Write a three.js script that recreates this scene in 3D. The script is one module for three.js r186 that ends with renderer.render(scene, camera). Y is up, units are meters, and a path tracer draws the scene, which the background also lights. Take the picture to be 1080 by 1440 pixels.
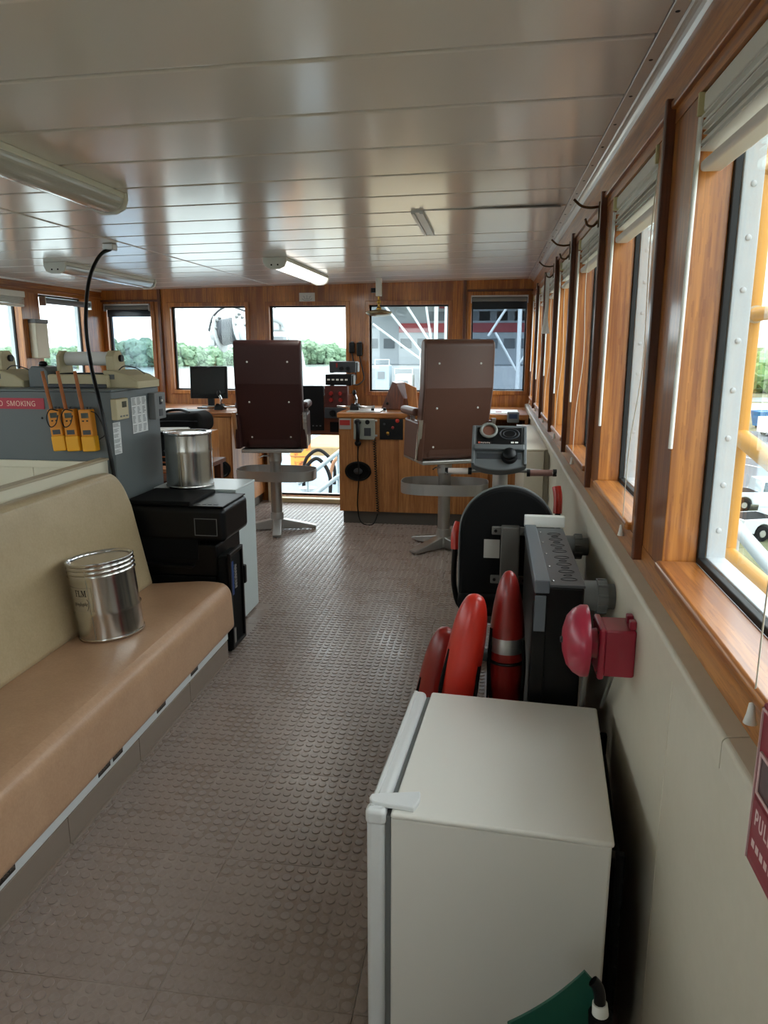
import * as THREE from 'three';
import { RoundedBoxGeometry } from 'three/addons/geometries/RoundedBoxGeometry.js';
import { mergeGeometries } from 'three/addons/utils/BufferGeometryUtils.js';
import { RectAreaLightUniformsLib } from 'three/addons/lights/RectAreaLightUniformsLib.js';

// ---------- camera, sky, exposure ----------
const scene = new THREE.Scene();
const camera = new THREE.PerspectiveCamera(69.39, 1080 / 1440, 0.02, 4000);
camera.position.set(0, 1.55, 0);
camera.rotation.set(THREE.MathUtils.degToRad(-12.523), THREE.MathUtils.degToRad(8.067), 0, 'YXZ');
scene.add(camera);
const renderer = new THREE.WebGLRenderer({ antialias: true });
renderer.toneMapping = THREE.LinearToneMapping;
renderer.toneMappingExposure = 5.8;
renderer.shadowMap.enabled = true;
RectAreaLightUniformsLib.init();
{ // overcast sky: brighter overhead than at the horizon, the same all the way round
  const w = 64, h = 64, d = new Float32Array(w * h * 4);
  for (let j = 0; j < h; j++) {
    const el = (j + 0.5) / h * Math.PI - Math.PI / 2, s = Math.max(0, Math.sin(el)), L = 0.78 + 0.75 * s;
    for (let i = 0; i < w; i++) d.set([L * 0.975, L * 0.985, L * 1.05, 1], (j * w + i) * 4);
  }
  const t = new THREE.DataTexture(d, w, h, THREE.RGBAFormat, THREE.FloatType);
  t.mapping = THREE.EquirectangularReflectionMapping; t.magFilter = THREE.LinearFilter; t.minFilter = THREE.LinearFilter; t.needsUpdate = true;
  scene.background = t;
}

// ---------- helpers ----------
const R = THREE.MathUtils.degToRad, V = (x, y, z) => new THREE.Vector3(x, y, z);
let seedN = 7;
const rnd = () => { seedN = (seedN * 1664525 + 1013904223) >>> 0; return seedN / 4294967296; };
const hash = (x, y, s) => { let h = (x * 374761393 + y * 668265263 + s * 2147483) | 0; h = Math.imul(h ^ (h >>> 13), 1274126177); return ((h ^ (h >>> 16)) >>> 0) / 4294967296; };
function tn(x, y, px, py, s) { // tileable value noise
  const xi = Math.floor(x), yi = Math.floor(y), fx = x - xi, fy = y - yi, u = fx * fx * (3 - 2 * fx), v = fy * fy * (3 - 2 * fy);
  const m = (a, p) => ((a % p) + p) % p, a = m(xi, px), b = m(xi + 1, px), c = m(yi, py), e = m(yi + 1, py);
  return (hash(a, c, s) * (1 - u) + hash(b, c, s) * u) * (1 - v) + (hash(a, e, s) * (1 - u) + hash(b, e, s) * u) * v;
}
function fbm(u, v, fx, fy, oct, s) { let r = 0, a = 0.5, n = 0; for (let i = 0; i < oct; i++) { r += a * tn(u * fx, v * fy, fx, fy, s + i); n += a; a *= 0.55; fx *= 2; fy *= 2; } return r / n; }
function tex(w, h, fn, su, sv, srgb = true) { // fn(u,v) -> [r,g,b] 0..255; su, sv: metres covered
  const d = new Uint8Array(w * h * 4);
  for (let j = 0; j < h; j++) for (let i = 0; i < w; i++) { const c = fn(i / w, j / h), k = (j * w + i) * 4; d[k] = c[0]; d[k + 1] = c[1] ?? c[0]; d[k + 2] = c[2] ?? c[0]; d[k + 3] = 255; }
  const t = new THREE.DataTexture(d, w, h); t.wrapS = t.wrapT = THREE.RepeatWrapping; t.magFilter = THREE.LinearFilter; t.minFilter = THREE.LinearMipmapLinearFilter; t.generateMipmaps = true;
  if (srgb) t.colorSpace = THREE.SRGBColorSpace; t.repeat.set(1 / su, 1 / sv); t.needsUpdate = true; return t;
}
const mix = (a, b, t) => a.map((x, i) => x + (b[i] - x) * t);
function grey(w, h, fn, su, sv) { return tex(w, h, (u, v) => { const g = Math.max(0, Math.min(255, 255 * fn(u, v))); return [g, g, g]; }, su, sv, false); }
function mat(color, rough = 0.6, o = {}) { return new THREE.MeshStandardMaterial({ color, roughness: rough, ...o }); }
function pmat(color, rough, o) { return new THREE.MeshPhysicalMaterial({ color, roughness: rough, ...o }); }
function canvasTex(w, h, draw) { const c = document.createElement('canvas'); c.width = w; c.height = h; draw(c.getContext('2d'), w, h); const t = new THREE.CanvasTexture(c); t.colorSpace = THREE.SRGBColorSpace; return t; }
let uvSeed = 0;
function boxUV(g, axis) {
  const p = g.attributes.position, n = g.attributes.normal, uv = new Float32Array(p.count * 2), k = { x: 0, y: 1, z: 2 }[axis ?? 'x'];
  const ou = (uvSeed * 0.377) % 1.7, ov = (uvSeed++ * 0.219) % 1.3;
  for (let i = 0; i < p.count; i += 3) {
    const m = [0, 1, 2].map((c) => Math.abs(n.getComponent(i, c) + n.getComponent(i + 1, c) + n.getComponent(i + 2, c)));
    const d = m[0] >= m[1] && m[0] >= m[2] ? 0 : m[1] >= m[2] ? 1 : 2;
    let [a, b] = [0, 1, 2].filter((c) => c !== d); if (b === k) [a, b] = [b, a];
    for (let j = i; j < i + 3; j++) { uv[j * 2] = p.getComponent(j, a) + ou; uv[j * 2 + 1] = p.getComponent(j, b) + ov; }
  }
  g.setAttribute('uv', new THREE.BufferAttribute(uv, 2));
}
function plain(g) {
  g = g.index ? g.toNonIndexed() : g; if (!g.attributes.normal) g.computeVertexNormals();
  for (const k of Object.keys(g.attributes)) if (!['position', 'normal', 'uv'].includes(k)) g.deleteAttribute(k);
  if (!g.attributes.uv) g.setAttribute('uv', new THREE.BufferAttribute(new Float32Array(g.attributes.position.count * 2), 2));
  g.morphAttributes = {}; return g;
}
function merge(gs) { gs = [gs].flat(9).map(plain); return gs.length > 1 ? mergeGeometries(gs) : gs[0]; }
const taken = {};
function numbered(n) { taken[n] = (taken[n] ?? -1) + 1; return taken[n] ? n + '_' + String(taken[n]).padStart(3, '0') : n; }
function mesh(name, g, m, parent) { const o = new THREE.Mesh(g, m); o.name = name; o.castShadow = o.receiveShadow = true; parent.add(o); return o; }
// a part (or sub-part) of parent; opt.axis = grain direction, opt.uv keeps the geometry's own uv
function part(name, gs, m, parent, opt = {}) {
  let g = merge(gs); if (!opt.uv) boxUV(g, opt.axis);
  let root = parent; while (root.parent && root.parent !== scene) root = root.parent;
  if (root.inWorld) g.translate(-root.inWorld.x, -root.inWorld.y, -root.inWorld.z);
  const o = mesh(name, g, m, parent); if (opt.label) o.userData.label = opt.label; if (opt.kind) o.userData.kind = opt.kind; return o;
}
const parts = (name, gs, m, parent, opt) => gs.map((g) => part(name, g, m, parent, opt)); // one part for each piece
function thing(name, label, category, [x, y, z] = [0, 0, 0], turn = 0, group) {
  const o = new THREE.Group(); o.name = numbered(name); scene.add(o); o.position.set(x, y, z); o.rotation.y = turn;
  o.userData = { label, category }; if (group) o.userData.group = group; return o;
}
// a thing whose parts are given in world coordinates around its base point
function placed(name, label, category, pos, group) { const o = thing(name, label, category, pos, 0, group); o.inWorld = V(...pos); return o; }
function struct(name, label, category = 'structure') { const o = thing(name, label, category); o.userData.kind = 'structure'; return o; }
const box = (x0, x1, y0, y1, z0, z1, r = 0) => {
  const w = Math.abs(x1 - x0), h = Math.abs(y1 - y0), d = Math.abs(z1 - z0), q = Math.min(r, w / 2.02, h / 2.02, d / 2.02);
  return (q > 0 ? new RoundedBoxGeometry(w, h, d, 2, q) : new THREE.BoxGeometry(w, h, d)).translate((x0 + x1) / 2, (y0 + y1) / 2, (z0 + z1) / 2);
};
const cbox = (w, h, d, r = 0, x = 0, y = 0, z = 0) => box(x - w / 2, x + w / 2, y - h / 2, y + h / 2, z - d / 2, z + d / 2, r);
function cyl(a, b, r0, r1 = r0, seg = 20) {
  const d = b.clone().sub(a), g = new THREE.CylinderGeometry(r1, r0, d.length(), seg, 1).translate(0, d.length() / 2, 0);
  return g.applyQuaternion(new THREE.Quaternion().setFromUnitVectors(V(0, 1, 0), d.normalize())).translate(a.x, a.y, a.z);
}
const curve = (pts) => new THREE.CatmullRomCurve3(pts.map((p) => V(...p)), false, 'centripetal');
const tube = (pts, r, seg = 40, rad = 8) => new THREE.TubeGeometry(curve(pts), seg, r, rad);
const lathe = (prof, seg = 36) => new THREE.LatheGeometry(prof.map(([r, y]) => new THREE.Vector2(r, y)), seg);
const ball = (r, x, y, z, sx = 1, sy = 1, sz = 1, s = 16) => new THREE.SphereGeometry(r, s, Math.ceil(s * 0.7)).scale(sx, sy, sz).translate(x, y, z);
function extrude(pts, depth, bevel = 0, holes = []) { // polygon in xy pushed along +z
  const s = pts instanceof THREE.Shape ? pts : new THREE.Shape(pts.map(([x, y]) => new THREE.Vector2(x, y)));
  for (const h of holes) s.holes.push(new THREE.Path(h.map(([x, y]) => new THREE.Vector2(x, y))));
  return new THREE.ExtrudeGeometry(s, { depth: depth - 2 * bevel, bevelEnabled: bevel > 0, bevelSize: bevel, bevelThickness: bevel, bevelOffset: -bevel, bevelSegments: 2, curveSegments: 16 }).translate(0, 0, bevel);
}
// profile in (x,y) swept along z from z0 to z1
const along = (pts, z0, z1, bevel = 0) => extrude(pts, Math.abs(z1 - z0), bevel).translate(0, 0, Math.min(z0, z1));
const rect = (x0, x1, y0, y1) => [[x0, y0], [x1, y0], [x1, y1], [x0, y1]];
// rectangular ring (outer rect, band width b) standing in the xy plane, z0..z1
const frameXY = (x0, x1, y0, y1, b, z0, z1, bev = 0.002) => extrude(rect(x0, x1, y0, y1), z1 - z0, bev, [rect(x0 + b, x1 - b, y0 + b, y1 - b)]).translate(0, 0, z0);
const frameZY = (z0, z1, y0, y1, b, x0, x1, bev = 0.002) => frameXY(-z1, -z0, y0, y1, b, x0, x1, bev).rotateY(Math.PI / 2);
// flat printed sheet, own uv; faces +z
const sheet = (w, h, t = 0.001) => { const g = new THREE.BoxGeometry(w, h, t); return g; };

// ---------- materials ----------
function woodTex(dark, light, fy, s) {
  return tex(1024, 512, (u, v) => {
    const fig = fbm(u, v, 2, 8, 3, s), st = fbm(u, v, 6, fy, 3, s + 9), po = fbm(u, v, 24, 200, 2, s + 20);
    let t = 0.45 * fig + 0.55 * st; t = Math.max(0, Math.min(1, (t - 0.28) * 2.1)); t -= po > 0.66 ? 0.22 : 0;
    return mix(dark, light, Math.max(0, t));
  }, 1.3, 0.62);
}
const T = {
  teak: woodTex([134, 74, 22], [206, 136, 60], 70, 3),
  dark: woodTex([72, 34, 16], [122, 64, 32], 60, 41),
  oak: woodTex([156, 96, 46], [206, 146, 84], 50, 77),
  leather: grey(512, 512, (u, v) => 0.35 * fbm(u, v, 90, 90, 2, 5) + 0.5 * fbm(u, v, 8, 8, 3, 6), 0.5, 0.5),
  rubber: tex(512, 512, (u, v) => { const t = 0.55 * fbm(u, v, 8, 8, 4, 21) + 0.45 * fbm(u, v, 120, 120, 2, 22); return mix([140, 125, 117], [172, 157, 149], t); }, 1.1, 1.1),
  rubberRough: grey(256, 256, (u, v) => 0.17 + 0.24 * fbm(u, v, 7, 7, 4, 31), 0.9, 0.9),
  vinylSeat: tex(512, 512, (u, v) => mix([176, 138, 108], [202, 164, 132], 0.6 * fbm(u, v, 6, 6, 4, 51) + 0.4 * fbm(u, v, 110, 110, 2, 52)), 0.7, 0.7),
  vinylBack: tex(512, 512, (u, v) => mix([168, 148, 114], [192, 173, 139], 0.6 * fbm(u, v, 6, 6, 4, 61) + 0.4 * fbm(u, v, 110, 110, 2, 62)), 0.7, 0.7),
  paint: tex(512, 512, (u, v) => mix([206, 197, 177], [218, 210, 192], 0.7 * fbm(u, v, 5, 5, 4, 71) + 0.3 * fbm(u, v, 90, 90, 2, 72)), 1.3, 1.3),
  grass: tex(512, 512, (u, v) => mix([74, 78, 50], [120, 116, 88], Math.min(1, Math.max(0, 1.6 * fbm(u, v, 6, 6, 5, 81) - 0.3))), 14, 14),
  asphalt: tex(512, 512, (u, v) => mix([66, 68, 72], [98, 100, 102], fbm(u, v, 5, 5, 6, 91)), 20, 20),
  water: grey(512, 512, (u, v) => fbm(u, v, 24, 24, 4, 95), 30, 30),
  rust: tex(256, 256, (u, v) => { const t = fbm(u, v, 6, 6, 5, 97); return t > 0.6 ? [120, 62, 26] : t > 0.52 ? [176, 98, 34] : [196, 132, 46]; }, 1.1, 1.1),
};
const M = {
  teak: pmat(0xffffff, 0.42, { map: T.teak, clearcoat: 0.55, clearcoatRoughness: 0.16 }),
  teakDark: pmat(0xffffff, 0.4, { map: T.dark, clearcoat: 0.6, clearcoatRoughness: 0.14 }),
  oak: pmat(0xffffff, 0.5, { map: T.oak, clearcoat: 0.25, clearcoatRoughness: 0.3 }),
  white: mat(0xffffff, 0.42, { map: T.paint }),
  ceiling: pmat(0xe4e0dc, 0.36, { clearcoat: 0.9, clearcoatRoughness: 0.16 }),
  ceilingBack: mat(0xcfcbc6, 0.6),
  rubber: mat(0xffffff, 1, { map: T.rubber, roughnessMap: T.rubberRough }),
  kick: mat(0x8f8074, 0.5), rail: mat(0xd8dcdc, 0.45),
  seat: mat(0xffffff, 0.33, { map: T.vinylSeat, bumpMap: T.leather, bumpScale: 0.0006 }),
  back: mat(0xffffff, 0.33, { map: T.vinylBack, bumpMap: T.leather, bumpScale: 0.0006 }),
  brown: mat(0x5c3c2f, 0.42, { bumpMap: T.leather, bumpScale: 0.0005 }),
  brownDeep: mat(0x351512, 0.45, { bumpMap: T.leather, bumpScale: 0.0005 }),
  black: pmat(0x080809, 0.38, { specularIntensity: 0.6 }), blackMatte: pmat(0x070707, 0.8, { specularIntensity: 0.45 }), rubberBlack: mat(0x0e0e0f, 0.6),
  steel: mat(0xb9b9b6, 0.28, { metalness: 1 }), chrome: mat(0xd6d6d6, 0.14, { metalness: 1 }), alu: mat(0xbdbdba, 0.38, { metalness: 0.9 }),
  tin: mat(0xcfcdc8, 0.2, { metalness: 1 }),
  cabinetGrey: mat(0x62696a, 0.45), midGrey: mat(0x6d7070, 0.5), darkGrey: mat(0x33363a, 0.45), bikeGrey: mat(0x5b5f60, 0.45),
  fridge: mat(0xe8e5dd, 0.33), fridgeDoor: mat(0xe2e4e4, 0.35), plasticWhite: mat(0xe4e4de, 0.45),
  beige: mat(0xc4b894, 0.55), cream: mat(0xd9d3bd, 0.5), paper: mat(0xe9e9e6, 0.85),
  red: pmat(0xc42b1c, 0.35, { clearcoat: 0.4, clearcoatRoughness: 0.25 }), redDark: pmat(0x8e1d17, 0.35, { clearcoat: 0.4, clearcoatRoughness: 0.25 }),
  bell: pmat(0xa4223c, 0.4, { clearcoat: 0.4, clearcoatRoughness: 0.2 }), pull: mat(0x8c1f31, 0.4),
  yellow: mat(0xe8a512, 0.45), orange: mat(0xd88a1e, 0.5), brass: mat(0xb08a42, 0.3, { metalness: 1 }),
  glass: new THREE.MeshPhysicalMaterial({ color: 0xf4faf8, roughness: 0.02, transmission: 1, thickness: 0, ior: 1.5 }),
  film: new THREE.MeshPhysicalMaterial({ color: 0xdbe1ea, roughness: 0.06, transmission: 1, thickness: 0, ior: 1.3 }),
  steelWhite: mat(0xb9c3c8, 0.5), shipWhite: mat(0xa6acae, 0.6), yellowPaint: mat(0xb98434, 0.55),
};
// ---------- the wheelhouse shell ----------
const XR = 0.37, XL = -3.93, ZF = -7.3, ZB = 2.3;          // wood planes of the side walls, front and aft wall
const ceilY = (x) => 2.176 + 0.0155 * (x - 0.334);
const TP = 0.4875, SP = 0.0375, TX = -0.7653, TZ = -1.434;  // floor tile and stud pitch, one tile corner
{ // studded rubber floor
  const f = struct('floor', 'grey brown studded rubber tile floor', 'floor');
  part('floor_slab', box(-4.1, 0.55, -0.16, -0.012, ZF - 0.15, ZB + 0.15), mat(0x4a4440, 0.8), f);
  const tg = merge(box(0, TP - 0.0016, -0.012, 0, 0, TP - 0.0016)); boxUV(tg, 'x');
  for (let i = -7; i <= 2; i++) for (let j = -13; j <= 7; j++) {
    const x = TX + i * TP, z = TZ + j * TP; if (x > 0.34 || x + TP < -4.1 || z + TP < ZF || z > ZB) continue;
    mesh('floor_tile', tg, M.rubber, f).position.set(x, 0, z);
  }
  const sg = merge(lathe([[0, 0.0032], [0.0122, 0.0032], [0.0134, 0.0027], [0.0137, 0.002], [0.014, -0.0004]], 22)); boxUV(sg);
  camera.updateMatrixWorld(true); camera.updateProjectionMatrix();
  const all = [], q = V();
  for (let i = -64; i < 36; i++) for (let j = -160; j < 24; j++) {
    const x = TX + (i + 0.5) * SP, z = TZ + (j + 0.5) * SP; if (x > 0.33 || x < -3.2 || z < ZF + 0.03 || z > 0) continue;
    if ((x < -1.29 && z > -4.2) || (x < -1.86 && z > -5.0)) continue;
    q.set(x, 0, z).project(camera); const seen = Math.abs(q.x) < 1 && Math.abs(q.y) < 1 && !(x > -0.2 && z > -2);
    all.push({ x, z, d: seen ? Math.hypot(x, z) : 99 });
  }
  all.sort((a, b) => a.d - b.d);
  for (const s of all.slice(0, 290)) mesh('stud', sg, M.rubber, f).position.set(s.x, 0, s.z);
  const rest = all.slice(290), im = new THREE.InstancedMesh(sg, M.rubber, rest.length), m4 = new THREE.Matrix4();
  rest.forEach((s, k) => im.setMatrixAt(k, m4.makeTranslation(s.x, 0, s.z)));
  im.name = 'small_studs'; im.userData.kind = 'stuff'; im.castShadow = im.receiveShadow = true; f.add(im);
}
{ // ceiling of long metal planks
  const c = struct('ceiling', 'off white metal plank ceiling', 'ceiling');
  c.rotation.z = Math.atan(0.0155); c.position.set(0.334, 2.176, 0);
  part('ceiling_backing', box(-4.5, 0.25, 0.049, 0.2, ZF - 0.2, ZB + 0.2), M.ceilingBack, c);
  const plank = (len) => { // profile in (z,y) with rolled edges, swept along x
    const w = 0.358, s = new THREE.Shape(); s.moveTo(0, 0.05); s.lineTo(0, 0.007); s.quadraticCurveTo(0, 0, 0.007, 0); s.lineTo(w - 0.007, 0); s.quadraticCurveTo(w, 0, w, 0.007); s.lineTo(w, 0.05); s.closePath();
    const g = merge(extrude(s, len).rotateY(-Math.PI / 2)); boxUV(g, 'x'); return g; // x from -len..0, z from 0..w
  };
  const a = plank(2.425), b = plank(1.9);
  for (let k = -11; k < 16; k++) {
    const z = -1.755 - 0.375 * (k + 1) + 0.0085; if (z < ZF - 0.4 || z > ZB) continue;
    mesh('ceiling_plank', a, M.ceiling, c).position.set(-0.02, 0, z);
    mesh('ceiling_plank', b, M.ceiling, c).position.set(-2.46, 0, z);
  }
  part('joint_strip', along([[-2.462, 0.01], [-2.462, -0.001], [-2.457, -0.004], [-2.448, -0.004], [-2.443, -0.001], [-2.443, 0.01]], ZF, ZB), M.ceiling, c);
  // screwed edge strip and the half-round cornice along the window wall
  part('edge_strip', box(-0.018, 0.012, -0.004, 0.012, ZF, ZB, 0.002), M.ceiling, c);
  for (let k = 0; k < 26; k++) part('screw', ball(0.005, -0.004, -0.004, -0.9 - k * 0.245, 1, 0.4, 1, 8), M.darkGrey, c);
  const corn = (s) => { const p = [[0.012 * s, 0.02], [0.012 * s, -0.004]]; for (let i = 0; i <= 8; i++) { const t = i / 8 * Math.PI / 2; p.push([(0.014 + 0.028 * Math.sin(t)) * s, -0.01 - 0.055 + 0.055 * Math.cos(t)]); } p.push([0.05 * s, -0.065], [0.05 * s, 0.02]); return p; };
  part('cornice', along(corn(1), ZF, ZB), M.ceiling, c);
  part('cornice', along(corn(-1).map(([x, y]) => [x - 4.24, y]).reverse(), ZF, ZB), M.ceiling, c);
}
{ // access hatch in the ceiling
  const h = placed('ceiling_hatch', 'flat access hatch with an aluminium channel edge in the plank ceiling', 'hatch', [-0.05, 2.165, -3.95]);
  const y = (x) => ceilY(x) - 0.001;
  part('hatch_panel', along(rect(-0.34, 0.29, 2.1655, 2.1685), -4.3, -3.6, 0.001), M.ceiling, h);
  part('channel', [along([[-0.385, 2.165], [-0.385, 2.15], [-0.37, 2.15], [-0.37, 2.156], [-0.345, 2.156], [-0.345, 2.15], [-0.33, 2.15], [-0.33, 2.165]], -4.3, -3.6)], M.alu, h);
  part('front_lip', box(-0.385, 0.29, 2.1625, 2.168, -3.602, -3.596, 0.001), M.alu, h);
}
// ---- side walls. s = +1 right, -1 left; d = distance outwards from the wood plane
const winR = [[0.55, 1.3], [-0.6, 0.22], [-1.57, -0.85], [-2.55, -1.92], [-3.5, -2.86], [-4.4, -3.8], [-5.3, -4.7], [-6.2, -5.6], [-7.08, -6.5]];
const battR = [-0.72, -1.775, -2.72, -3.66, -4.55, -5.45, -6.35];
const winL = [[0.5, 1.4], [-0.7, 0.2], [-1.8, -1.0], [-2.9, -2.1], [-4.0, -3.2], [-5.0, -4.25], [-5.96, -5.25], [-7.0, -6.22]];
const SILL = 1.113, HEAD = 2.01;
let windowN = 0;
function makeWindow(s, X, z0, z1, rivets) {
  const w = struct('window_' + (++windowN), 'wood lined side window with black gasket', 'window');
  const P = (d0, d1, y0, y1, a, b, r) => box(X + s * d0, X + s * d1, y0, y1, a, b, r);
  const ring = (d0, d1, e, b, bev) => frameZY(z0 - e, z1 + e, SILL - e, HEAD + e, b, Math.min(X + s * d0, X + s * d1), Math.max(X + s * d0, X + s * d1), bev);
  part('sill', [P(-0.016, 0.07, SILL - 0.024, SILL, z0 + 0.001, z1 - 0.001, 0.009)], M.teak, w, { axis: 'z' });
  part('gasket', ring(0.069, 0.083, 0.004, 0.014, 0.002), M.rubberBlack, w);
  part('pane', P(0.076, 0.080, SILL - 0.002, HEAD + 0.002, z0 - 0.002, z1 + 0.002), M.glass, w);
  const st = part('steel_frame', ring(0.0845, 0.122, 0.005, 0.018, 0.002), M.steelWhite, w);
  if (rivets) for (let k = 0; k < 9; k++) part('rivet', ball(0.006, X + s * 0.104, SILL + 0.07 + k * 0.095, z0 + 0.0135, 1, 1, 0.5, 8), M.steelWhite, st);
  return w;
}
function sideWall(name, s, X, wins, batts, label) {
  const w = struct(name, label, 'wall');
  const P = (d0, d1, y0, y1, a, b, r) => box(X + s * d0, X + s * d1, y0, y1, a, b, r);
  part('steel_plating', [P(0, 0.122, -0.16, SILL - 0.024, ZF - 0.1, ZB), P(0.06, 0.122, HEAD, 2.4, ZF - 0.1, ZB)], M.steelWhite, w);
  const edges = []; for (let z = -1.312 - 1.22 * 5; z < ZB; z += 1.22) edges.push(z);
  edges.unshift(ZF); edges.push(ZB);
  for (let i = 0; i + 1 < edges.length; i++) if (edges[i + 1] - edges[i] > 0.02) part('wall_panel', P(-0.025, 0, 0, 0.988, edges[i] + 0.0015, edges[i + 1] - 0.0015, 0.003), M.white, w);
  const joints = [ZF, -3.43, -0.988, ZB]; // capping rail in lengths
  for (let i = 0; i < 3; i++) {
    const p = [[0, 0.972], [-0.034, 0.972], [-0.037, 0.976], [-0.037, 1.008]]; for (let k = 0; k <= 6; k++) { const t = k / 6 * Math.PI / 2; p.push([-0.027 - 0.01 * Math.cos(t), 1.014 + 0.01 * Math.sin(t)]); } p.push([0, 1.027]);
    let pp = p.map(([d, y]) => [X + s * d, y]); if (s < 0) pp.reverse();
    part('capping_rail', along(pp, joints[i] + 0.0012, joints[i + 1] - 0.0012), M.white, w);
  }
  part('apron', P(-0.001, 0.02, 1.027, SILL - 0.022, ZF, ZB), M.teak, w, { axis: 'z' });
  part('header', P(-0.001, 0.07, HEAD, 2.2, ZF, ZB), M.teak, w, { axis: 'z' });
  part('header_bead', P(-0.012, 0.003, HEAD + 0.028, HEAD + 0.045, ZF, ZB, 0.004), M.teak, w, { axis: 'z' });
  const zs = [ZF - 0.02, ...[...wins].sort((a, b) => a[0] - b[0]).flat(), ZB];
  for (let i = 0; i < zs.length; i += 2) {
    if (zs[i + 1] - zs[i] < 0.01) continue;
    part('pillar', P(0, 0.07, SILL - 0.023, HEAD, zs[i], zs[i + 1], 0.003), M.teak, w, { axis: 'y' });
    part('steel_pillar', P(0.07, 0.122, SILL - 0.03, HEAD + 0.01, zs[i], zs[i + 1]), M.steelWhite, w);
  }
  for (const z of batts) part('batten', P(-0.022, 0.002, 1.055, 2.06, z - 0.009, z + 0.009, 0.004), M.teakDark, w, { axis: 'y' });
  wins.forEach(([a, b], i) => makeWindow(s, X, a, b, s > 0 && i > 1 && i < 5));
  return w;
}
sideWall('wall_right', 1, XR, winR, battR, 'white lower wall with varnished wood window band');
sideWall('wall_left', -1, XL, winL, [], 'varnished wood window wall on the far side');
{ // front wall
  const w = struct('wall_front', 'varnished wood front wall with five windows', 'wall');
  const wins = [[-3.88, -3.40, 1.15, 1.975], [-3.2, -2.415, 1.125, 1.955], [-2.178, -1.405, 1.125, 1.955], [-1.183, -0.41, 1.125, 1.955], [-0.2, 0.325, 1.14, 2.03], [-2.17, -1.3, 0.055, 0.73]];
  const holes = (e) => wins.map(([a, b, c, d]) => rect(a - e, b + e, c - e, d + e));
  part('wood_panelling', extrude(rect(XL, XR, 0.001, 2.22), 0.075, 0, holes(0)).translate(0, 0, ZF - 0.075), M.teak, w, { axis: 'y' });
  part('steel_plating', extrude(rect(XL - 0.14, XR + 0.14, -0.16, 2.4), 0.05, 0, holes(0.004)).translate(0, 0, ZF - 0.126), M.steelWhite, w);
  for (const x of [-3.305, -0.262]) part('batten', box(x - 0.014, x + 0.014, 1.0, 2.17, ZF, ZF + 0.03, 0.004), M.teakDark, w, { axis: 'y' });
  part('head_rail', [box(XL, -3.32, 2.0, 2.02, ZF, ZF + 0.02, 0.003), box(-0.24, XR, 2.065, 2.085, ZF, ZF + 0.02, 0.003)], M.teakDark, w, { axis: 'x' });
  wins.forEach(([a, b, c, d], i) => {
    const o = struct('window_' + (++windowN), 'front window with wood casing and black gasket', 'window');
    if (i < 5) part('casing', frameXY(a - 0.035, b + 0.035, c - 0.035, d + 0.035, 0.04, ZF - 0.002, ZF + 0.016, 0.004), M.teak, o, { axis: 'y' });
    part('gasket', frameXY(a - 0.004, b + 0.004, c - 0.004, d + 0.004, 0.022, ZF - 0.082, ZF - 0.05, 0.003), M.rubberBlack, o);
    part('pane', box(a, b, c, d, ZF - 0.072, ZF - 0.068), M.glass, o);
  });
  // low door post beside the foot window
  const k = struct('trim_1', 'cream post and kick rail beside the foot window', 'trim'); part('post', box(-2.225, -2.16, 0, 0.73, ZF + 0.001, ZF + 0.08, 0.006), M.cream, k); part('kick_rail', box(-2.155, -1.335, 0.0, 0.048, ZF + 0.001, ZF + 0.09, 0.006), M.beige, k);
}
{ // aft wall behind the camera, with the wheelhouse's after windows
  const w = struct('wall_back', 'white aft wall with windows', 'wall');
  const wins = [[-3.4, -2.5], [-2.1, -1.3]];
  part('wall_panel', extrude(rect(XL, XR, 0, 2.22), 0.12, 0, wins.map(([a, b]) => rect(a, b, 1.05, 2.0))).translate(0, 0, ZB), M.white, w);
  for (const [a, b] of wins) { const o = struct('window_' + (++windowN), 'aft window with black gasket', 'window'); part('gasket', frameXY(a - 0.004, b + 0.004, 1.046, 2.004, 0.024, ZB + 0.04, ZB + 0.07, 0.003), M.rubberBlack, o); part('pane', box(a, b, 1.05, 2.0, ZB + 0.05, ZB + 0.054), M.glass, o); }
}
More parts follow.
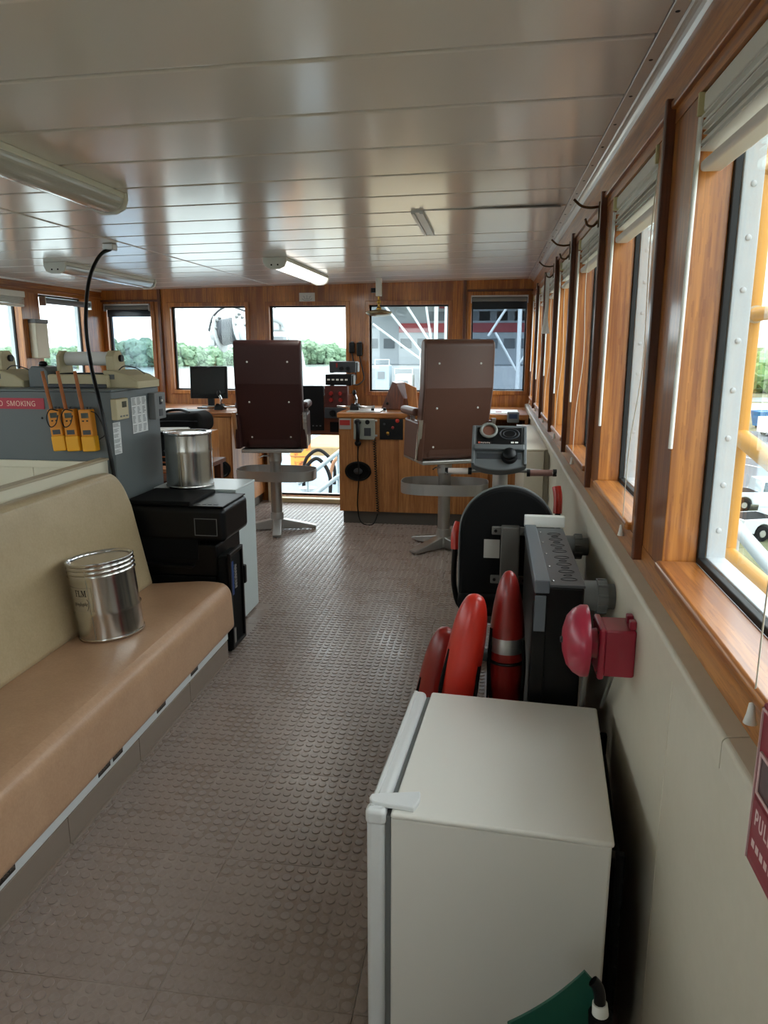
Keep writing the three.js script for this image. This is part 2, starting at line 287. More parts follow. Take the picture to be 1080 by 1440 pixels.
// ---- fluorescent fittings
function fluorescent(x, z0, z1, lit, label) {
  const o = thing('ceiling_light', label, 'ceiling light', [x, ceilY(x), (z0 + z1) / 2], 0, 'fluorescent fittings'); o.rotation.z = Math.atan(0.0155);
  const L = Math.abs(z1 - z0), h = L / 2;
  part('base_tray', box(-0.075, 0.075, -0.022, 0, -h, h, 0.004), M.plasticWhite, o);
  for (const s of [-1, 1]) {
    const e = part('end_cap', extrude([[-0.082, 0], [-0.082, -0.03], [-0.066, -0.062], [-0.03, -0.078], [0.03, -0.078], [0.066, -0.062], [0.082, -0.03], [0.082, 0]], 0.02, 0.004).translate(0, 0, s * h - 0.01), M.plasticWhite, o);
    for (const k of [-1, 1]) part('hole', cyl(V(k * 0.022, -0.05, s * (h + 0.009)), V(k * 0.022, -0.05, s * (h + 0.0108)), 0.006, 0.006, 10), M.blackMatte, e);
  }
  const p = []; for (let i = 0; i <= 20; i++) { const t = Math.PI + i / 20 * Math.PI; p.push([0.07 * Math.cos(t), -0.022 + 0.05 * Math.sin(t)]); } for (let i = 20; i >= 0; i--) { const t = Math.PI + i / 20 * Math.PI; p.push([0.067 * Math.cos(t), -0.022 + 0.047 * Math.sin(t)]); }
  const lens = lit ? new THREE.MeshStandardMaterial({ color: 0xf4f4f0, roughness: 0.5, emissive: 0xfffbf2, emissiveIntensity: 0.4 }) : pmat(0xd0d2d2, 0.16, { transmission: 0.12, thickness: 0, clearcoat: 0.5, clearcoatRoughness: 0.08 });
  part('diffuser', along(p, -h + 0.012, h - 0.012), lens, o);
  if (lit) { const l = new THREE.RectAreaLight(0xfffaf0, 1.8, 0.12, L - 0.06); l.name = 'tube_glow'; l.position.set(0, -0.076, 0); l.rotation.x = -Math.PI / 2; o.add(l); }
  return o;
}
fluorescent(-1.53, -2.96, -1.7, false, 'unlit fluorescent fitting with a smoky clear diffuser, over the tan bench');
fluorescent(-2.98, -6.35, -4.95, false, 'unlit fluorescent fitting with white end cap, over the beige paper-roll printer');
fluorescent(-1.47, -6.45, -5.1, true, 'lit white fluorescent fitting in front of the window wall');
// ---------- things along the right-hand wall ----------
{ // small fridge, door towards the aisle; local -x is the door side
  const f = thing('fridge', 'small white refrigerator with its door towards the aisle', 'refrigerator', [0.045, 0, -1.588], R(-4.2));
  const x0 = -0.2, x1 = 0.235, z0 = -0.277, z1 = 0.277, H = 0.625;
  part('cabinet', box(x0, x1, 0.03, H - 0.012, z0, z1, 0.006), M.fridge, f);
  part('top_panel', box(x0, x1 + 0.004, H - 0.013, H, z0 - 0.003, z1 + 0.003, 0.006), M.fridge, f);
  part('plinth', box(x0 + 0.03, x1 - 0.03, 0, 0.032, z0 + 0.02, z1 - 0.02), M.blackMatte, f);
  const d = part('door', box(x0 - 0.052, x0 - 0.012, 0.04, H + 0.002, z0 - 0.002, z1 + 0.002, 0.014), M.fridgeDoor, f);
  part('door_gasket', box(x0 - 0.013, x0 + 0.001, 0.05, H - 0.012, z0 + 0.006, z1 - 0.006, 0.003), M.midGrey, d);
  part('top_ridge', box(x0 - 0.046, x0 - 0.036, H - 0.002, H + 0.006, z0 + 0.01, z1 - 0.01, 0.003), M.fridgeDoor, d);
  part('corner_cap', box(x0 - 0.054, x0 - 0.01, H - 0.035, H + 0.004, z1 - 0.03, z1 + 0.004, 0.012), M.fridgeDoor, d);
  const s = new THREE.Shape(); s.moveTo(-0.052, 0.03); s.lineTo(0.045, 0.058); s.quadraticCurveTo(0.055, 0.03, 0.042, -0.002); s.lineTo(-0.045, 0.002); s.quadraticCurveTo(-0.06, 0.012, -0.052, 0.03);
  part('hinge_cover', extrude(s, 0.012, 0.003).rotateX(-Math.PI / 2).translate(x0 + 0.004, H, z1 - 0.012), M.fridgeDoor, f);
  const c = part('condenser', [box(x1 + 0.012, x1 + 0.03, 0.1, H - 0.05, z0 + 0.03, z0 + 0.05, 0.004), box(x1 + 0.012, x1 + 0.03, 0.1, H - 0.05, z1 - 0.05, z1 - 0.03, 0.004), box(x1 + 0.016, x1 + 0.02, 0.1, H - 0.06, z0 + 0.03, z1 - 0.03)], M.blackMatte, f);
  for (let k = 0; k < 9; k++) part('condenser_pipe', cyl(V(x1 + 0.026, 0.12 + k * 0.05, z0 + 0.03), V(x1 + 0.026, 0.12 + k * 0.05, z1 - 0.03), 0.004, 0.004, 8), M.black, c);
  parts('spacer', [box(x1, x1 + 0.02, H - 0.08, H - 0.06, z0 + 0.035, z0 + 0.06), box(x1, x1 + 0.02, H - 0.08, H - 0.06, z1 - 0.06, z1 - 0.035)], M.black, f);
}
{ // black electronics cabinet hung on the wall by round cable glands
  const X0 = 0.136, X1 = 0.262, Y1 = 0.945, Z0 = -2.54, Z1 = -1.905;
  const b = placed('equipment_cabinet', 'black electronics cabinet with vented grey lid, mounted against the wall', 'cabinet', [0.2, 0.3, -2.2]);
  part('case', box(X0, X1, 0.3, Y1 - 0.012, Z0, Z1, 0.006), M.black, b);
  part('side_skirt', box(X0 - 0.006, X0 + 0.03, 0.31, Y1 - 0.05, Z1 - 0.004, Z1 + 0.004, 0.002), M.black, b);
  const lid = part('lid', box(X0 + 0.036, X1 + 0.002, Y1 - 0.012, Y1 - 0.004, Z0 - 0.002, Z1 + 0.002, 0.002), mat(0x4a4d50, 0.4), b);
  part('lid_rail', box(X0 - 0.003, X0 + 0.036, Y1 - 0.03, Y1 + 0.006, Z0 - 0.002, Z1 + 0.002, 0.003), mat(0x5d646a, 0.35), b);
  part('rail_end', box(X0 - 0.002, X0 + 0.028, 0.81, 0.91, Z1 + 0.001, Z1 + 0.007, 0.002), mat(0x5d646a, 0.35), b);
  for (let k = 0; k < 5; k++) part('screw', ball(0.004, X0 + 0.046, Y1 - 0.003, Z1 - 0.03 - k * 0.135, 1, 0.5, 1, 8), M.chrome, b);
  for (let k = 0; k < 2; k++) for (let i = 0; i < 7; i++) { const r = i % 2 ? 0.011 : 0.021; part('knockout', new THREE.TorusGeometry(r, 0.0014, 6, 26).rotateX(Math.PI / 2).scale(1, 0.7, 0.62).translate(X0 + 0.09, Y1 - 0.0036, Z1 - 0.05 - k * 0.285 - i * 0.036), M.black, lid); }
  part('far_plate', box(X0 - 0.002, X1 + 0.01, Y1 - 0.01, Y1 + 0.03, Z0 - 0.06, Z0 - 0.03, 0.003), M.plasticWhite, b);
  part('far_bracket', box(X0 + 0.01, X1, Y1 - 0.05, Y1 - 0.02, Z0 - 0.06, Z0 + 0.01), M.alu, b);
  for (const [y, z, r] of [[0.9, -1.95, 0.048], [0.89, -2.5, 0.043]]) {
    const g = part('cable_gland', [cyl(V(X1 - 0.002, y, z), V(X1 + 0.04, y, z), r * 0.85), cyl(V(X1 + 0.036, y, z), V(X1 + 0.062, y, z), r * 0.96), cyl(V(X1 + 0.06, y, z), V(0.346, y, z), r * 0.7)], M.midGrey, b);
    for (let k = 0; k < 10; k++) { const a = k / 10 * Math.PI * 2; part('grip_rib', cyl(V(X1 + 0.037, y + r * 0.95 * Math.cos(a), z + r * 0.95 * Math.sin(a)), V(X1 + 0.061, y + r * 0.95 * Math.cos(a), z + r * 0.95 * Math.sin(a)), 0.004, 0.004, 6), M.midGrey, g); }
  }
}
{ // fire bell
  const c = V(0.345, 0.872, -1.665);
  const b = placed('alarm_bell', 'crimson alarm bell with square junction box on the white wall', 'bell', [0.345, 0.872, -1.665]);
  const bx0 = part('junction_box', [box(0.275, 0.345, 0.812, 0.925, -1.725, -1.63, 0.006)], M.bell, b);
  part('box_lid', box(0.262, 0.277, 0.807, 0.93, -1.73, -1.622, 0.006), M.bell, bx0);
  for (const [y, z] of [[0.82, -1.718], [0.82, -1.634], [0.918, -1.718], [0.918, -1.634]]) part('screw', ball(0.004, 0.262, y, z, 0.5, 1, 1, 8), M.darkGrey, bx0);
  parts('mounting_lug', [box(0.33, 0.345, 0.925, 0.945, -1.7, -1.68, 0.003), box(0.33, 0.345, 0.925, 0.945, -1.66, -1.64, 0.003)], M.bell, b);
  part('neck', cyl(V(0.235, 0.88, -1.665), V(0.264, 0.88, -1.665), 0.03, 0.036), M.bell, b);
  part('gong', lathe([[0, 0], [0.03, 0.001], [0.058, 0.01], [0.074, 0.024], [0.083, 0.04], [0.083, 0.055], [0.079, 0.056], [0.077, 0.04], [0.06, 0.02], [0, 0.006]], 40).rotateZ(-Math.PI / 2).translate(0.185, 0.885, -1.665), M.bell, b);
  part('gong_nut', cyl(V(0.18, 0.885, -1.665), V(0.187, 0.885, -1.665), 0.007, 0.008, 6), M.darkGrey, b);
  parts('cable', [tube([[0.31, 0.817, -1.68], [0.316, 0.74, -1.76], [0.32, 0.61, -1.885]], 0.005, 16, 6), tube([[0.252, 0.85, -1.68], [0.258, 0.77, -1.76], [0.27, 0.61, -1.885]], 0.007, 16, 6)], mat(0x6b6862, 0.6), b);
}
// torpedo rescue buoys standing behind the fridge
function buoy(label, x, z, top, tiltX, tiltZ, m, band) {
  const b = thing('rescue_buoy', label, 'rescue buoy', [x, 0, z], 0, 'red rescue buoys'); b.rotation.set(R(tiltX), 0, R(tiltZ));
  const H = top, pr = [[0, 0.0], [0.03, 0.01], [0.045, 0.05], [0.05, 0.12], ...(band ? [[0.051, H - 0.26], [0.047, H - 0.15], [0.034, H - 0.06], [0.017, H - 0.012]] : [[0.054, H - 0.3], [0.053, H - 0.18], [0.045, H - 0.075], [0.026, H - 0.014]]), [0, H]];
  const sp = new THREE.SplineCurve(pr.map((p) => new THREE.Vector2(...p))).getPoints(48).map((p) => [Math.max(0, p.x), p.y]);
  part('float', lathe(sp, 40), m, b);
  parts('hand_slot', [-1, 1].map((s) => box(s * 0.05 - 0.005, s * 0.05 + 0.005, H - 0.42, H - 0.28, -0.015, 0.015, 0.005)), M.blackMatte, b);
  if (band) { part('reflective_band', lathe([[0.0495, H - 0.24], [0.0522, H - 0.24], [0.0512, H - 0.195], [0.048, H - 0.195]], 40), M.alu, b); part('rope_collar', new THREE.TorusGeometry(0.052, 0.005, 8, 36).rotateX(Math.PI / 2).translate(0, H - 0.27, 0), M.black, b); }
  part('rope', tube([[0.045, H - 0.2, 0.03], [0.05, H - 0.3, 0.035], [0.03, H - 0.42, 0.06], [-0.03, H - 0.4, 0.06], [-0.05, H - 0.3, 0.035], [-0.045, H - 0.17, 0.02]], 0.006, 40, 6), M.blackMatte, b);
  return b;
}
buoy('bright red rescue buoy leaning towards the aisle behind the fridge', -0.158, -1.985, 0.88, -2, -9, M.red, false);
buoy('dark red rescue buoy with a silver reflective band, beside the black cabinet', 0.071, -2.07, 0.925, 0, 0, M.redDark, true);
buoy('red rescue buoy mostly hidden, between bright red one and the exercise bike', -0.235, -2.13, 0.73, 0, -10, M.redDark, false);
{ // recumbent exercise bike, its seat back towards the camera
  const b = placed('exercise_bike', 'recumbent exercise bike with black seat back and grey console', 'exercise bike', [0.07, 0, -2.9]);
  const pts = []; const w = 0.172, y0 = 0.65, y1 = 0.885;
  const s = new THREE.Shape(); s.moveTo(-w, y0); s.lineTo(w, y0); s.lineTo(w, y1); s.absarc(0, y1, w, 0, Math.PI, false); s.lineTo(-w, y0);
  const sb = part('seat_back', [extrude(s, 0.05, 0.012).translate(0.078, 0.0, -2.7)], M.blackMatte, b);
  sb.userData.label = 'round-topped black padded back';
  part('edge_piping', tube([[-w, y0, 0], [-w, y1, 0], ...Array.from({ length: 13 }, (_, i) => { const t = Math.PI - (i + 1) / 14 * Math.PI; return [w * Math.cos(t), y1 + w * Math.sin(t), 0]; }), [w, y1, 0], [w, y0, 0]].map(([x, y]) => [0.078 + x * 1.0, y, -2.69]), 0.006, 60, 6), M.midGrey, sb);
  part('label_sheet', box(-0.005, 0.052, 0.795, 0.865, -2.651, -2.649), mat(0xb9b6ae, 0.8), sb);
  part('back_post', box(0.055, 0.122, 0.3, 0.925, -2.64, -2.6, 0.006), mat(0x57544f, 0.5), b);
  for (const y of [0.9, 0.715]) { const t = part('bracket', [box(0.022, 0.155, y - 0.016, y + 0.016, -2.652, -2.643, 0.004)], mat(0x6b6a66, 0.45), b); parts('bolt', [cyl(V(0.036, y, -2.644), V(0.036, y, -2.639), 0.006, 0.006, 8), cyl(V(0.142, y, -2.644), V(0.142, y, -2.639), 0.006, 0.006, 8)], M.black, t); }
  part('seat_cushion', box(-0.1, 0.25, 0.56, 0.64, -3.05, -2.68, 0.035), M.blackMatte, b);
  part('seat_carriage', [box(0.04, 0.12, 0.28, 0.56, -2.85, -2.75, 0.006), box(0.045, 0.115, 0.24, 0.31, -3.6, -2.55, 0.008)], M.bikeGrey, b);
  for (const z of [-2.6, -3.55]) part('stabiliser', [box(-0.13, 0.29, 0.0, 0.05, z - 0.03, z + 0.03, 0.015), box(0.05, 0.11, 0.045, 0.25, z - 0.03, z + 0.03, 0.006)], M.bikeGrey, b);
  for (const [sx, y, z] of [[-0.115, 0.83, -2.78], [0.272, 0.965, -2.86]]) { const g = part('side_handle', tube([[0.08, 0.52, -2.8], [sx * 0.8 + 0.01, 0.54, -2.8], [sx, 0.62, -2.8], [sx, y, z]], 0.011, 24, 8), M.black, b); part('red_grip', tube([[sx, y - 0.04, z + 0.006], [sx, y + 0.02, z - 0.004], [sx + (sx < 0 ? 0.012 : -0.006), y + 0.06, z - 0.02]], 0.017, 12, 10), M.red, g); }
  part('flywheel_housing', new THREE.CylinderGeometry(0.19, 0.19, 0.12, 40).rotateZ(Math.PI / 2).translate(0.08, 0.45, -3.42), M.bikeGrey, b);
  for (const s2 of [-1, 1]) part('pedal', [box(0.08 + s2 * 0.1 - 0.04, 0.08 + s2 * 0.1 + 0.04, 0.44 + s2 * 0.12, 0.47 + s2 * 0.12, -3.4, -3.3, 0.006), cyl(V(0.08 + s2 * 0.07, 0.45, -3.42), V(0.08 + s2 * 0.07, 0.455 + s2 * 0.12, -3.36), 0.011)], M.black, b);
  part('front_post', cyl(V(0.06, 0.5, -3.42), V(0.057, 1.04, -3.37), 0.036, 0.034, 24), M.alu, b);
  const bar = part('handlebar', tube([[-0.19, 0.998, -3.32], [-0.06, 1.008, -3.335], [0.055, 1.012, -3.34], [0.17, 1.012, -3.335], [0.305, 1.005, -3.32]], 0.011, 30, 10), M.alu, b);
  for (const [x0, x1, m] of [[-0.185, -0.075, mat(0xcfc3bb, 0.3)], [0.18, 0.3, mat(0x7a5a52, 0.3)]]) { const y = 1.005, z = -3.326; const g = part('pulse_grip', cyl(V(x0, y - 0.002, z), V(x1, y + 0.001, z), 0.0145), m, bar); part('grip_end', [cyl(V(x0 - 0.006, y - 0.002, z), V(x0 + 0.008, y - 0.002, z), 0.0165), cyl(V(x1 - 0.012, y + 0.001, z), V(x1 + 0.004, y + 0.001, z), 0.0165)], M.black, g); }
  // console head, tilted back; built flat then tilted
  const tilt = (g) => merge(g).rotateX(R(-38)).translate(0.048, 1.118, -3.36);
  const hs = new THREE.Shape(); hs.moveTo(-0.117, 0.11); hs.lineTo(0.117, 0.11); hs.lineTo(0.117, -0.1); hs.quadraticCurveTo(0, -0.15, -0.117, -0.1); hs.closePath();
  const hd = part('console', tilt([extrude(hs, 0.05, 0.006).translate(0, 0, -0.05)]), M.bikeGrey, b);
  part('console_rim', tilt([box(-0.122, -0.108, -0.1, 0.1, -0.03, 0.012, 0.004), box(0.108, 0.122, -0.1, 0.1, -0.03, 0.012, 0.004)]), M.bikeGrey, hd);
  part('display_panel', tilt(box(-0.1, 0.1, 0.0, 0.095, 0, 0.003, 0.001)), M.black, hd);
  part('display_oval', tilt([new THREE.TorusGeometry(0.034, 0.003, 8, 40).scale(1.25, 0.8, 1).translate(0.045, 0.062, 0.003), new THREE.TorusGeometry(0.022, 0.002, 8, 40).scale(1.25, 0.8, 1).translate(0.045, 0.062, 0.003)]), M.darkGrey, hd);
  part('marking_strip', tilt([box(-0.095, -0.035, 0.008, 0.02, 0.003, 0.0042)]), new THREE.MeshStandardMaterial({ roughness: 0.5, map: canvasTex(256, 48, (c, W2, H2) => { c.fillStyle = '#1a1717'; c.fillRect(0, 0, W2, H2); c.fillStyle = '#c8b9ae'; for (let i = 0; i < 9; i++) c.fillRect(54 + i * 20, 14 + (i % 3) * 3, 13, 20 - (i % 2) * 5); c.fillStyle = '#b8533c'; c.fillRect(4, 6, 40, 34); }) }), hd, { uv: true });
  part('button', tilt([box(0.052, 0.066, 0.012, 0.02, 0.003, 0.006, 0.002)]), M.plasticWhite, hd); part('button', tilt([box(0.07, 0.084, 0.012, 0.02, 0.003, 0.006, 0.002)]), M.plasticWhite, hd);
  part('ledge', tilt(box(-0.112, 0.112, -0.03, -0.002, -0.002, 0.022, 0.006)), M.bikeGrey, hd);
  part('slot_panel', tilt(box(-0.098, 0.098, -0.068, -0.04, 0, 0.002, 0.001)), M.darkGrey, hd);
  part('resistance_knob', tilt([new THREE.CylinderGeometry(0.033, 0.036, 0.018, 32).rotateX(Math.PI / 2).translate(0.046, -0.058, 0.012), ball(0.031, 0.046, -0.052, 0.02, 1, 1, 0.55, 24)]), M.black, hd);
  part('cup_holder', tilt([new THREE.TorusGeometry(0.034, 0.007, 10, 40).translate(-0.048, 0.075, 0.01), new THREE.CylinderGeometry(0.033, 0.03, 0.06, 36, 1, true).rotateX(Math.PI / 2).translate(-0.048, 0.075, -0.02)]), mat(0x7c7e78, 0.35), hd);
  part('cup_well', tilt(new THREE.CircleGeometry(0.0325, 32).translate(-0.048, 0.075, 0.0045)), mat(0x6e4433, 0.6), hd);
}
{ // low white locker under the ledge, further forward
  const l = placed('wall_locker', 'low white locker under the window ledge beside the exercise bike', 'locker', [0.26, 0, -4.9]);
  part('body', box(0.205, 0.312, 0, 0.985, -5.56, -4.2, 0.004), M.white, l);
  part('lid', box(0.2, 0.314, 0.985, 0.995, -5.565, -4.196, 0.003), M.white, l);
  part('end_strip', box(0.316, 0.344, 0.0, 0.99, -5.56, -4.24, 0.003), M.white, l);
}
// ---- raised white blinds with wand and cords in the right-hand windows
function blind(z0, z1, k) {
  const where = ['nearest the red pull box', 'between the first two dark battens', 'beside the first double coat hook', 'above the far end of the exercise bike', 'behind the hanging white plastic sheet', 'above the white locker end', 'next to the forward corner'][k];
  const b = placed('window_blind', 'raised dusty white slatted blind, ' + where, 'blind', [XR, HEAD, (z0 + z1) / 2], 'raised blinds along the window wall');
  const a = z0 + 0.006, c = z1 - 0.006;
  const hr = part('headrail', box(XR + 0.004, XR + 0.044, HEAD - 0.036, HEAD - 0.002, a, c, 0.004), mat(0xe4e2da, 0.5), b);
  part('headrail_bracket', [box(XR - 0.006, XR + 0.046, HEAD - 0.042, HEAD - 0.001, a - 0.003, a + 0.006, 0.002), box(XR - 0.006, XR + 0.046, HEAD - 0.042, HEAD - 0.001, c - 0.006, c + 0.003, 0.002)], mat(0xc9c08f, 0.4), hr);
  const n = 9;
  for (let i = 0; i < n; i++) { const y = HEAD - 0.044 - i * 0.0068 - (i % 3) * 0.001, dz = (hash(i, k, 3) - 0.5) * 0.006, t = (hash(i, k, 5) - 0.5) * 0.012; part('slat', merge(box(XR + 0.006 + t, XR + 0.046 + t, y - 0.0018, y + 0.0018, a + 0.004 + dz, c - 0.004 + dz, 0.001)).translate(-XR, -y, 0).rotateZ((hash(i, k, 8) - 0.5) * 0.24).translate(XR, y, 0), mat(i % 2 ? 0xe6e4de : 0xdcdad3, 0.6), b); }
  const yb = HEAD - 0.044 - n * 0.0068 - 0.01;
  part('bottom_rail', box(XR + 0.006, XR + 0.046, yb - 0.024, yb - 0.004, a + 0.004, c - 0.004, 0.007), mat(0xe2dad2, 0.5), b);
  part('wand', cyl(V(XR - 0.004, HEAD - 0.05, z0 + 0.03), V(XR - 0.008, 1.275 + 0.1 * hash(k, 2, 9), z0 + 0.026), 0.0045, 0.0045, 8), M.plasticWhite, b);
  const zc = k === 0 ? z1 - 0.06 : k === 1 ? z1 - 0.01 : z0 + 0.5 * (z1 - z0);
  const cord = part('cord', tube([[XR + 0.003, HEAD - 0.04, zc], [XR - 0.002, 1.8, zc - 0.005], [XR + 0.01, 1.5, zc - 0.05], [XR - 0.006, 1.3, zc - 0.06], [XR - 0.012, 1.09, zc - 0.05]], 0.0013, 30, 5), mat(0xcfc9b8, 0.7), b);
  part('tassel', lathe([[0, 0.03], [0.004, 0.028], [0.006, 0.012], [0.009, 0.0], [0, 0]], 12).translate(XR - 0.014, 1.062, zc - 0.05), M.plasticWhite, cord);
}
winR.slice(2).forEach(([a, b], k) => blind(a, b, k));
// ---- double coat hooks on the battens
[[-2.68, 'bronze double coat hook on the batten above the buoys'], [-3.62, 'bronze double coat hook on the batten above the exercise bike'], [-4.52, 'bronze double coat hook holding the white plastic sheet']].forEach(([z, label]) => {
  const h = thing('coat_hook', label, 'hook', [XR - 0.03, 1.99, z], 0, 'coat hooks on the battens'), m = mat(0x5b4630, 0.35, { metalness: 0.8 });
  part('plate', box(-0.004, 0.001, -0.05, 0.03, -0.009, 0.009, 0.002), m, h);
  part('upper_prong', tube([[-0.002, 0.015, 0], [-0.03, 0.012, 0.004], [-0.06, 0.018, 0.008], [-0.085, 0.038, 0.012]], 0.0045, 20, 7), m, h);
  part('lower_prong', tube([[-0.002, -0.03, 0], [-0.018, -0.045, 0.002], [-0.036, -0.042, 0.004], [-0.045, -0.022, 0.006]], 0.0042, 18, 7), m, h);
});
{
  const p = placed('plastic_sheet', 'crumpled white plastic sheet hanging from a coat hook', 'plastic sheet', [XR - 0.06, 1.98, -4.53]);
  const g = new THREE.PlaneGeometry(0.07, 0.34, 8, 24), a = g.attributes.position;
  for (let i = 0; i < a.count; i++) { const y = a.getY(i), x = a.getX(i), k = (0.17 - y) / 0.34; a.setX(i, x * (0.35 + 0.65 * k)); a.setZ(i, 0.008 * Math.sin(x * 140 + k * 5) * (0.4 + k)); }
  g.computeVertexNormals();
  part('sheet', [g.clone().rotateY(R(-60)).translate(XR - 0.06, 1.8, -4.53)], mat(0xe2e0dc, 0.7), p);
}
{ // manual call point at the right edge
  const p = placed('pull_station', 'dark red fire alarm pull box with white lettering on the wall', 'pull box', [0.325, 1.06, -0.73]);
  part('case', box(0.312, 0.345, 0.99, 1.172, -0.783, -0.66, 0.004), M.pull, p);
  part('front_cover', box(0.303, 0.313, 0.985, 1.177, -0.787, -0.655, 0.004), M.pull, p);
  part('window_frame', frameZY(-0.773, -0.675, 1.075, 1.125, 0.004, 0.3, 0.304, 0.0008), mat(0xd8b7b4, 0.5), p);
  part('window_recess', box(0.3015, 0.3035, 1.078, 1.122, -0.77, -0.678), mat(0x3a0710, 0.3), p);
  part('trim_line', [box(0.301, 0.304, 0.99, 1.172, -0.783, -0.781), box(0.301, 0.304, 1.17, 1.172, -0.783, -0.66)], mat(0xd8b7b4, 0.5), p);
  const t = new THREE.MeshStandardMaterial({ roughness: 0.45, map: canvasTex(512, 256, (c, w, h) => { c.fillStyle = '#8c1f31'; c.fillRect(0, 0, w, h); c.fillStyle = '#e0c4c0'; c.font = 'bold 96px sans-serif'; c.fillText('PULL', 24, 104); for (let i = 0; i < 6; i++) c.fillRect(24 + i * 58, 170, 40, 34); }) });
  part('lettering', new THREE.PlaneGeometry(0.11, 0.07).rotateY(-Math.PI / 2).translate(0.3022, 1.032, -0.722), t, p, { uv: true });
}
{ // bin in front of the fridge with a green folder in it
  const b = placed('waste_bin', 'black bin standing in front of the fridge', 'bin', [0.2, 0, -1.0]);
  part('shell', lathe([[0, 0], [0.085, 0], [0.105, 0.34], [0.11, 0.345], [0.1, 0.345], [0.08, 0.01], [0, 0.01]], 32).translate(0.215, 0, -1.02), M.black, b);
  const g = placed('green_folder', 'dark green printed folder with a pointed corner, standing in a bin', 'folder', [0.16, 0.3, -1.06]);
  const s = new THREE.Shape(); s.moveTo(-0.02, -0.2); s.lineTo(0.075, -0.2); s.lineTo(0.062, 0.02); s.lineTo(0.03, 0.055); s.quadraticCurveTo(-0.02, -0.02, -0.09, -0.075); s.closePath();
  part('cover', extrude(s, 0.006, 0.001).rotateY(R(-4)).translate(0.152, 0.5, -1.06), mat(0x0d4f3f, 0.55), g);
  const u = placed('umbrella', 'folded black umbrella with a white band beside green folder', 'umbrella', [0.21, 0.02, -1.03]);
  part('canopy', cyl(V(0.235, 0.02, -1.0), V(0.207, 0.5, -1.03), 0.022, 0.019), M.blackMatte, u);
  part('band', cyl(V(0.207, 0.498, -1.03), V(0.2055, 0.518, -1.032), 0.0135, 0.012), M.plasticWhite, u);
  part('handle', tube([[0.2055, 0.515, -1.032], [0.204, 0.535, -1.034], [0.199, 0.548, -1.036], [0.193, 0.553, -1.038]], 0.0095, 16, 10), M.black, u);
}
// ---------- bench, partition and everything on the left ----------
{
  const b = placed('bench', 'built-in tan vinyl bench with padded backrest and grey kick boards', 'bench', [-1.55, 0, -1.6]);
  const ZE = -3.42, ZN = 0.35;
  part('carcass', box(-1.85, -1.287, 0.0, 0.2, ZE + 0.05, ZN, 0.003), M.rail, b);
  for (let k = 0; k < 8; k++) { const a = -3.37 + k * TP, e = Math.min(a + TP, ZN); part('kick_board', [box(-1.29, -1.277, 0.006, 0.103, a + 0.0012, e - 0.0012, 0.002), box(-1.283, -1.268, 0, 0.012, a + 0.0012, e - 0.0012, 0.003)], M.kick, b); }
  const rail = part('front_rail', box(-1.289, -1.278, 0.105, 0.19, ZE + 0.04, ZN, 0.003), M.rail, b);
  const stick = new THREE.MeshStandardMaterial({ roughness: 0.45, map: canvasTex(256, 48, (c, w, h) => { c.fillStyle = '#15110f'; c.fillRect(0, 0, w, h); c.fillStyle = '#8f7c6c'; for (let i = 0; i < 16; i++) { const x = 12 + i * 15; if (i % 6 === 5) continue; c.fillRect(x, 12, 3, 22); c.fillRect(x, 12 + (i * 7) % 18, 9, 4); } }) });
  for (const [z, l] of [[-1.6, 0.09], [-2.14, 0.08], [-2.235, 0.07], [-2.595, 0.08], [-2.94, 0.08]]) part('label_tape', merge(new THREE.BoxGeometry(l, 0.028, 0.001)).rotateY(Math.PI / 2).translate(-1.2772, 0.136, z), stick, rail, { uv: true });
  // seat cushion: rounded front edge, slopes down to the back
  const s = new THREE.Shape(); s.moveTo(-1.8, 0.16); s.lineTo(-1.275, 0.155); s.quadraticCurveTo(-1.248, 0.155, -1.25, 0.19); s.lineTo(-1.256, 0.33); s.quadraticCurveTo(-1.26, 0.378, -1.3, 0.395); s.quadraticCurveTo(-1.36, 0.408, -1.46, 0.398); s.lineTo(-1.8, 0.366); s.closePath();
  const L = ZN - ZE, g = new THREE.ExtrudeGeometry(s, { depth: L - 0.05, bevelEnabled: true, bevelSize: 0.02, bevelThickness: 0.03, bevelOffset: -0.02, bevelSegments: 5, curveSegments: 14 }).translate(0, 0, ZE + 0.03);
  part('seat_cushion', g, M.seat, b, { axis: 'z' });
  part('seam_piping', tube([[-1.276, 0.375, ZE + 0.02], [-1.276, 0.375, -2], [-1.276, 0.375, ZN - 0.02]], 0.003, 20, 6), M.seat, b);
  // backrest: long leaning pad with one big rounded far corner
  const q = new THREE.Shape(), h = 0.615; q.moveTo(0, 0); q.lineTo(L, 0); q.lineTo(L, h); q.lineTo(0.16, h); q.quadraticCurveTo(0.03, h, 0.0, h - 0.2); q.closePath();
  const bk = new THREE.ExtrudeGeometry(q, { depth: 0.05, bevelEnabled: true, bevelSize: 0.035, bevelThickness: 0.035, bevelOffset: -0.035, bevelSegments: 6, curveSegments: 16 }).translate(0, 0, -0.06);
  // shape x -> world z (from the far end), shape z -> outwards (+x)
  const m4 = new THREE.Matrix4().makeBasis(V(0, 0, 1), V(0, 1, 0), V(-1, 0, 0)); // x->z, z->-x
  part('backrest', merge(bk).applyMatrix4(new THREE.Matrix4().makeRotationZ(R(11.5)).multiply(m4)).translate(-1.756, 0.352, ZE + 0.01), M.back, b, { axis: 'z' });
}
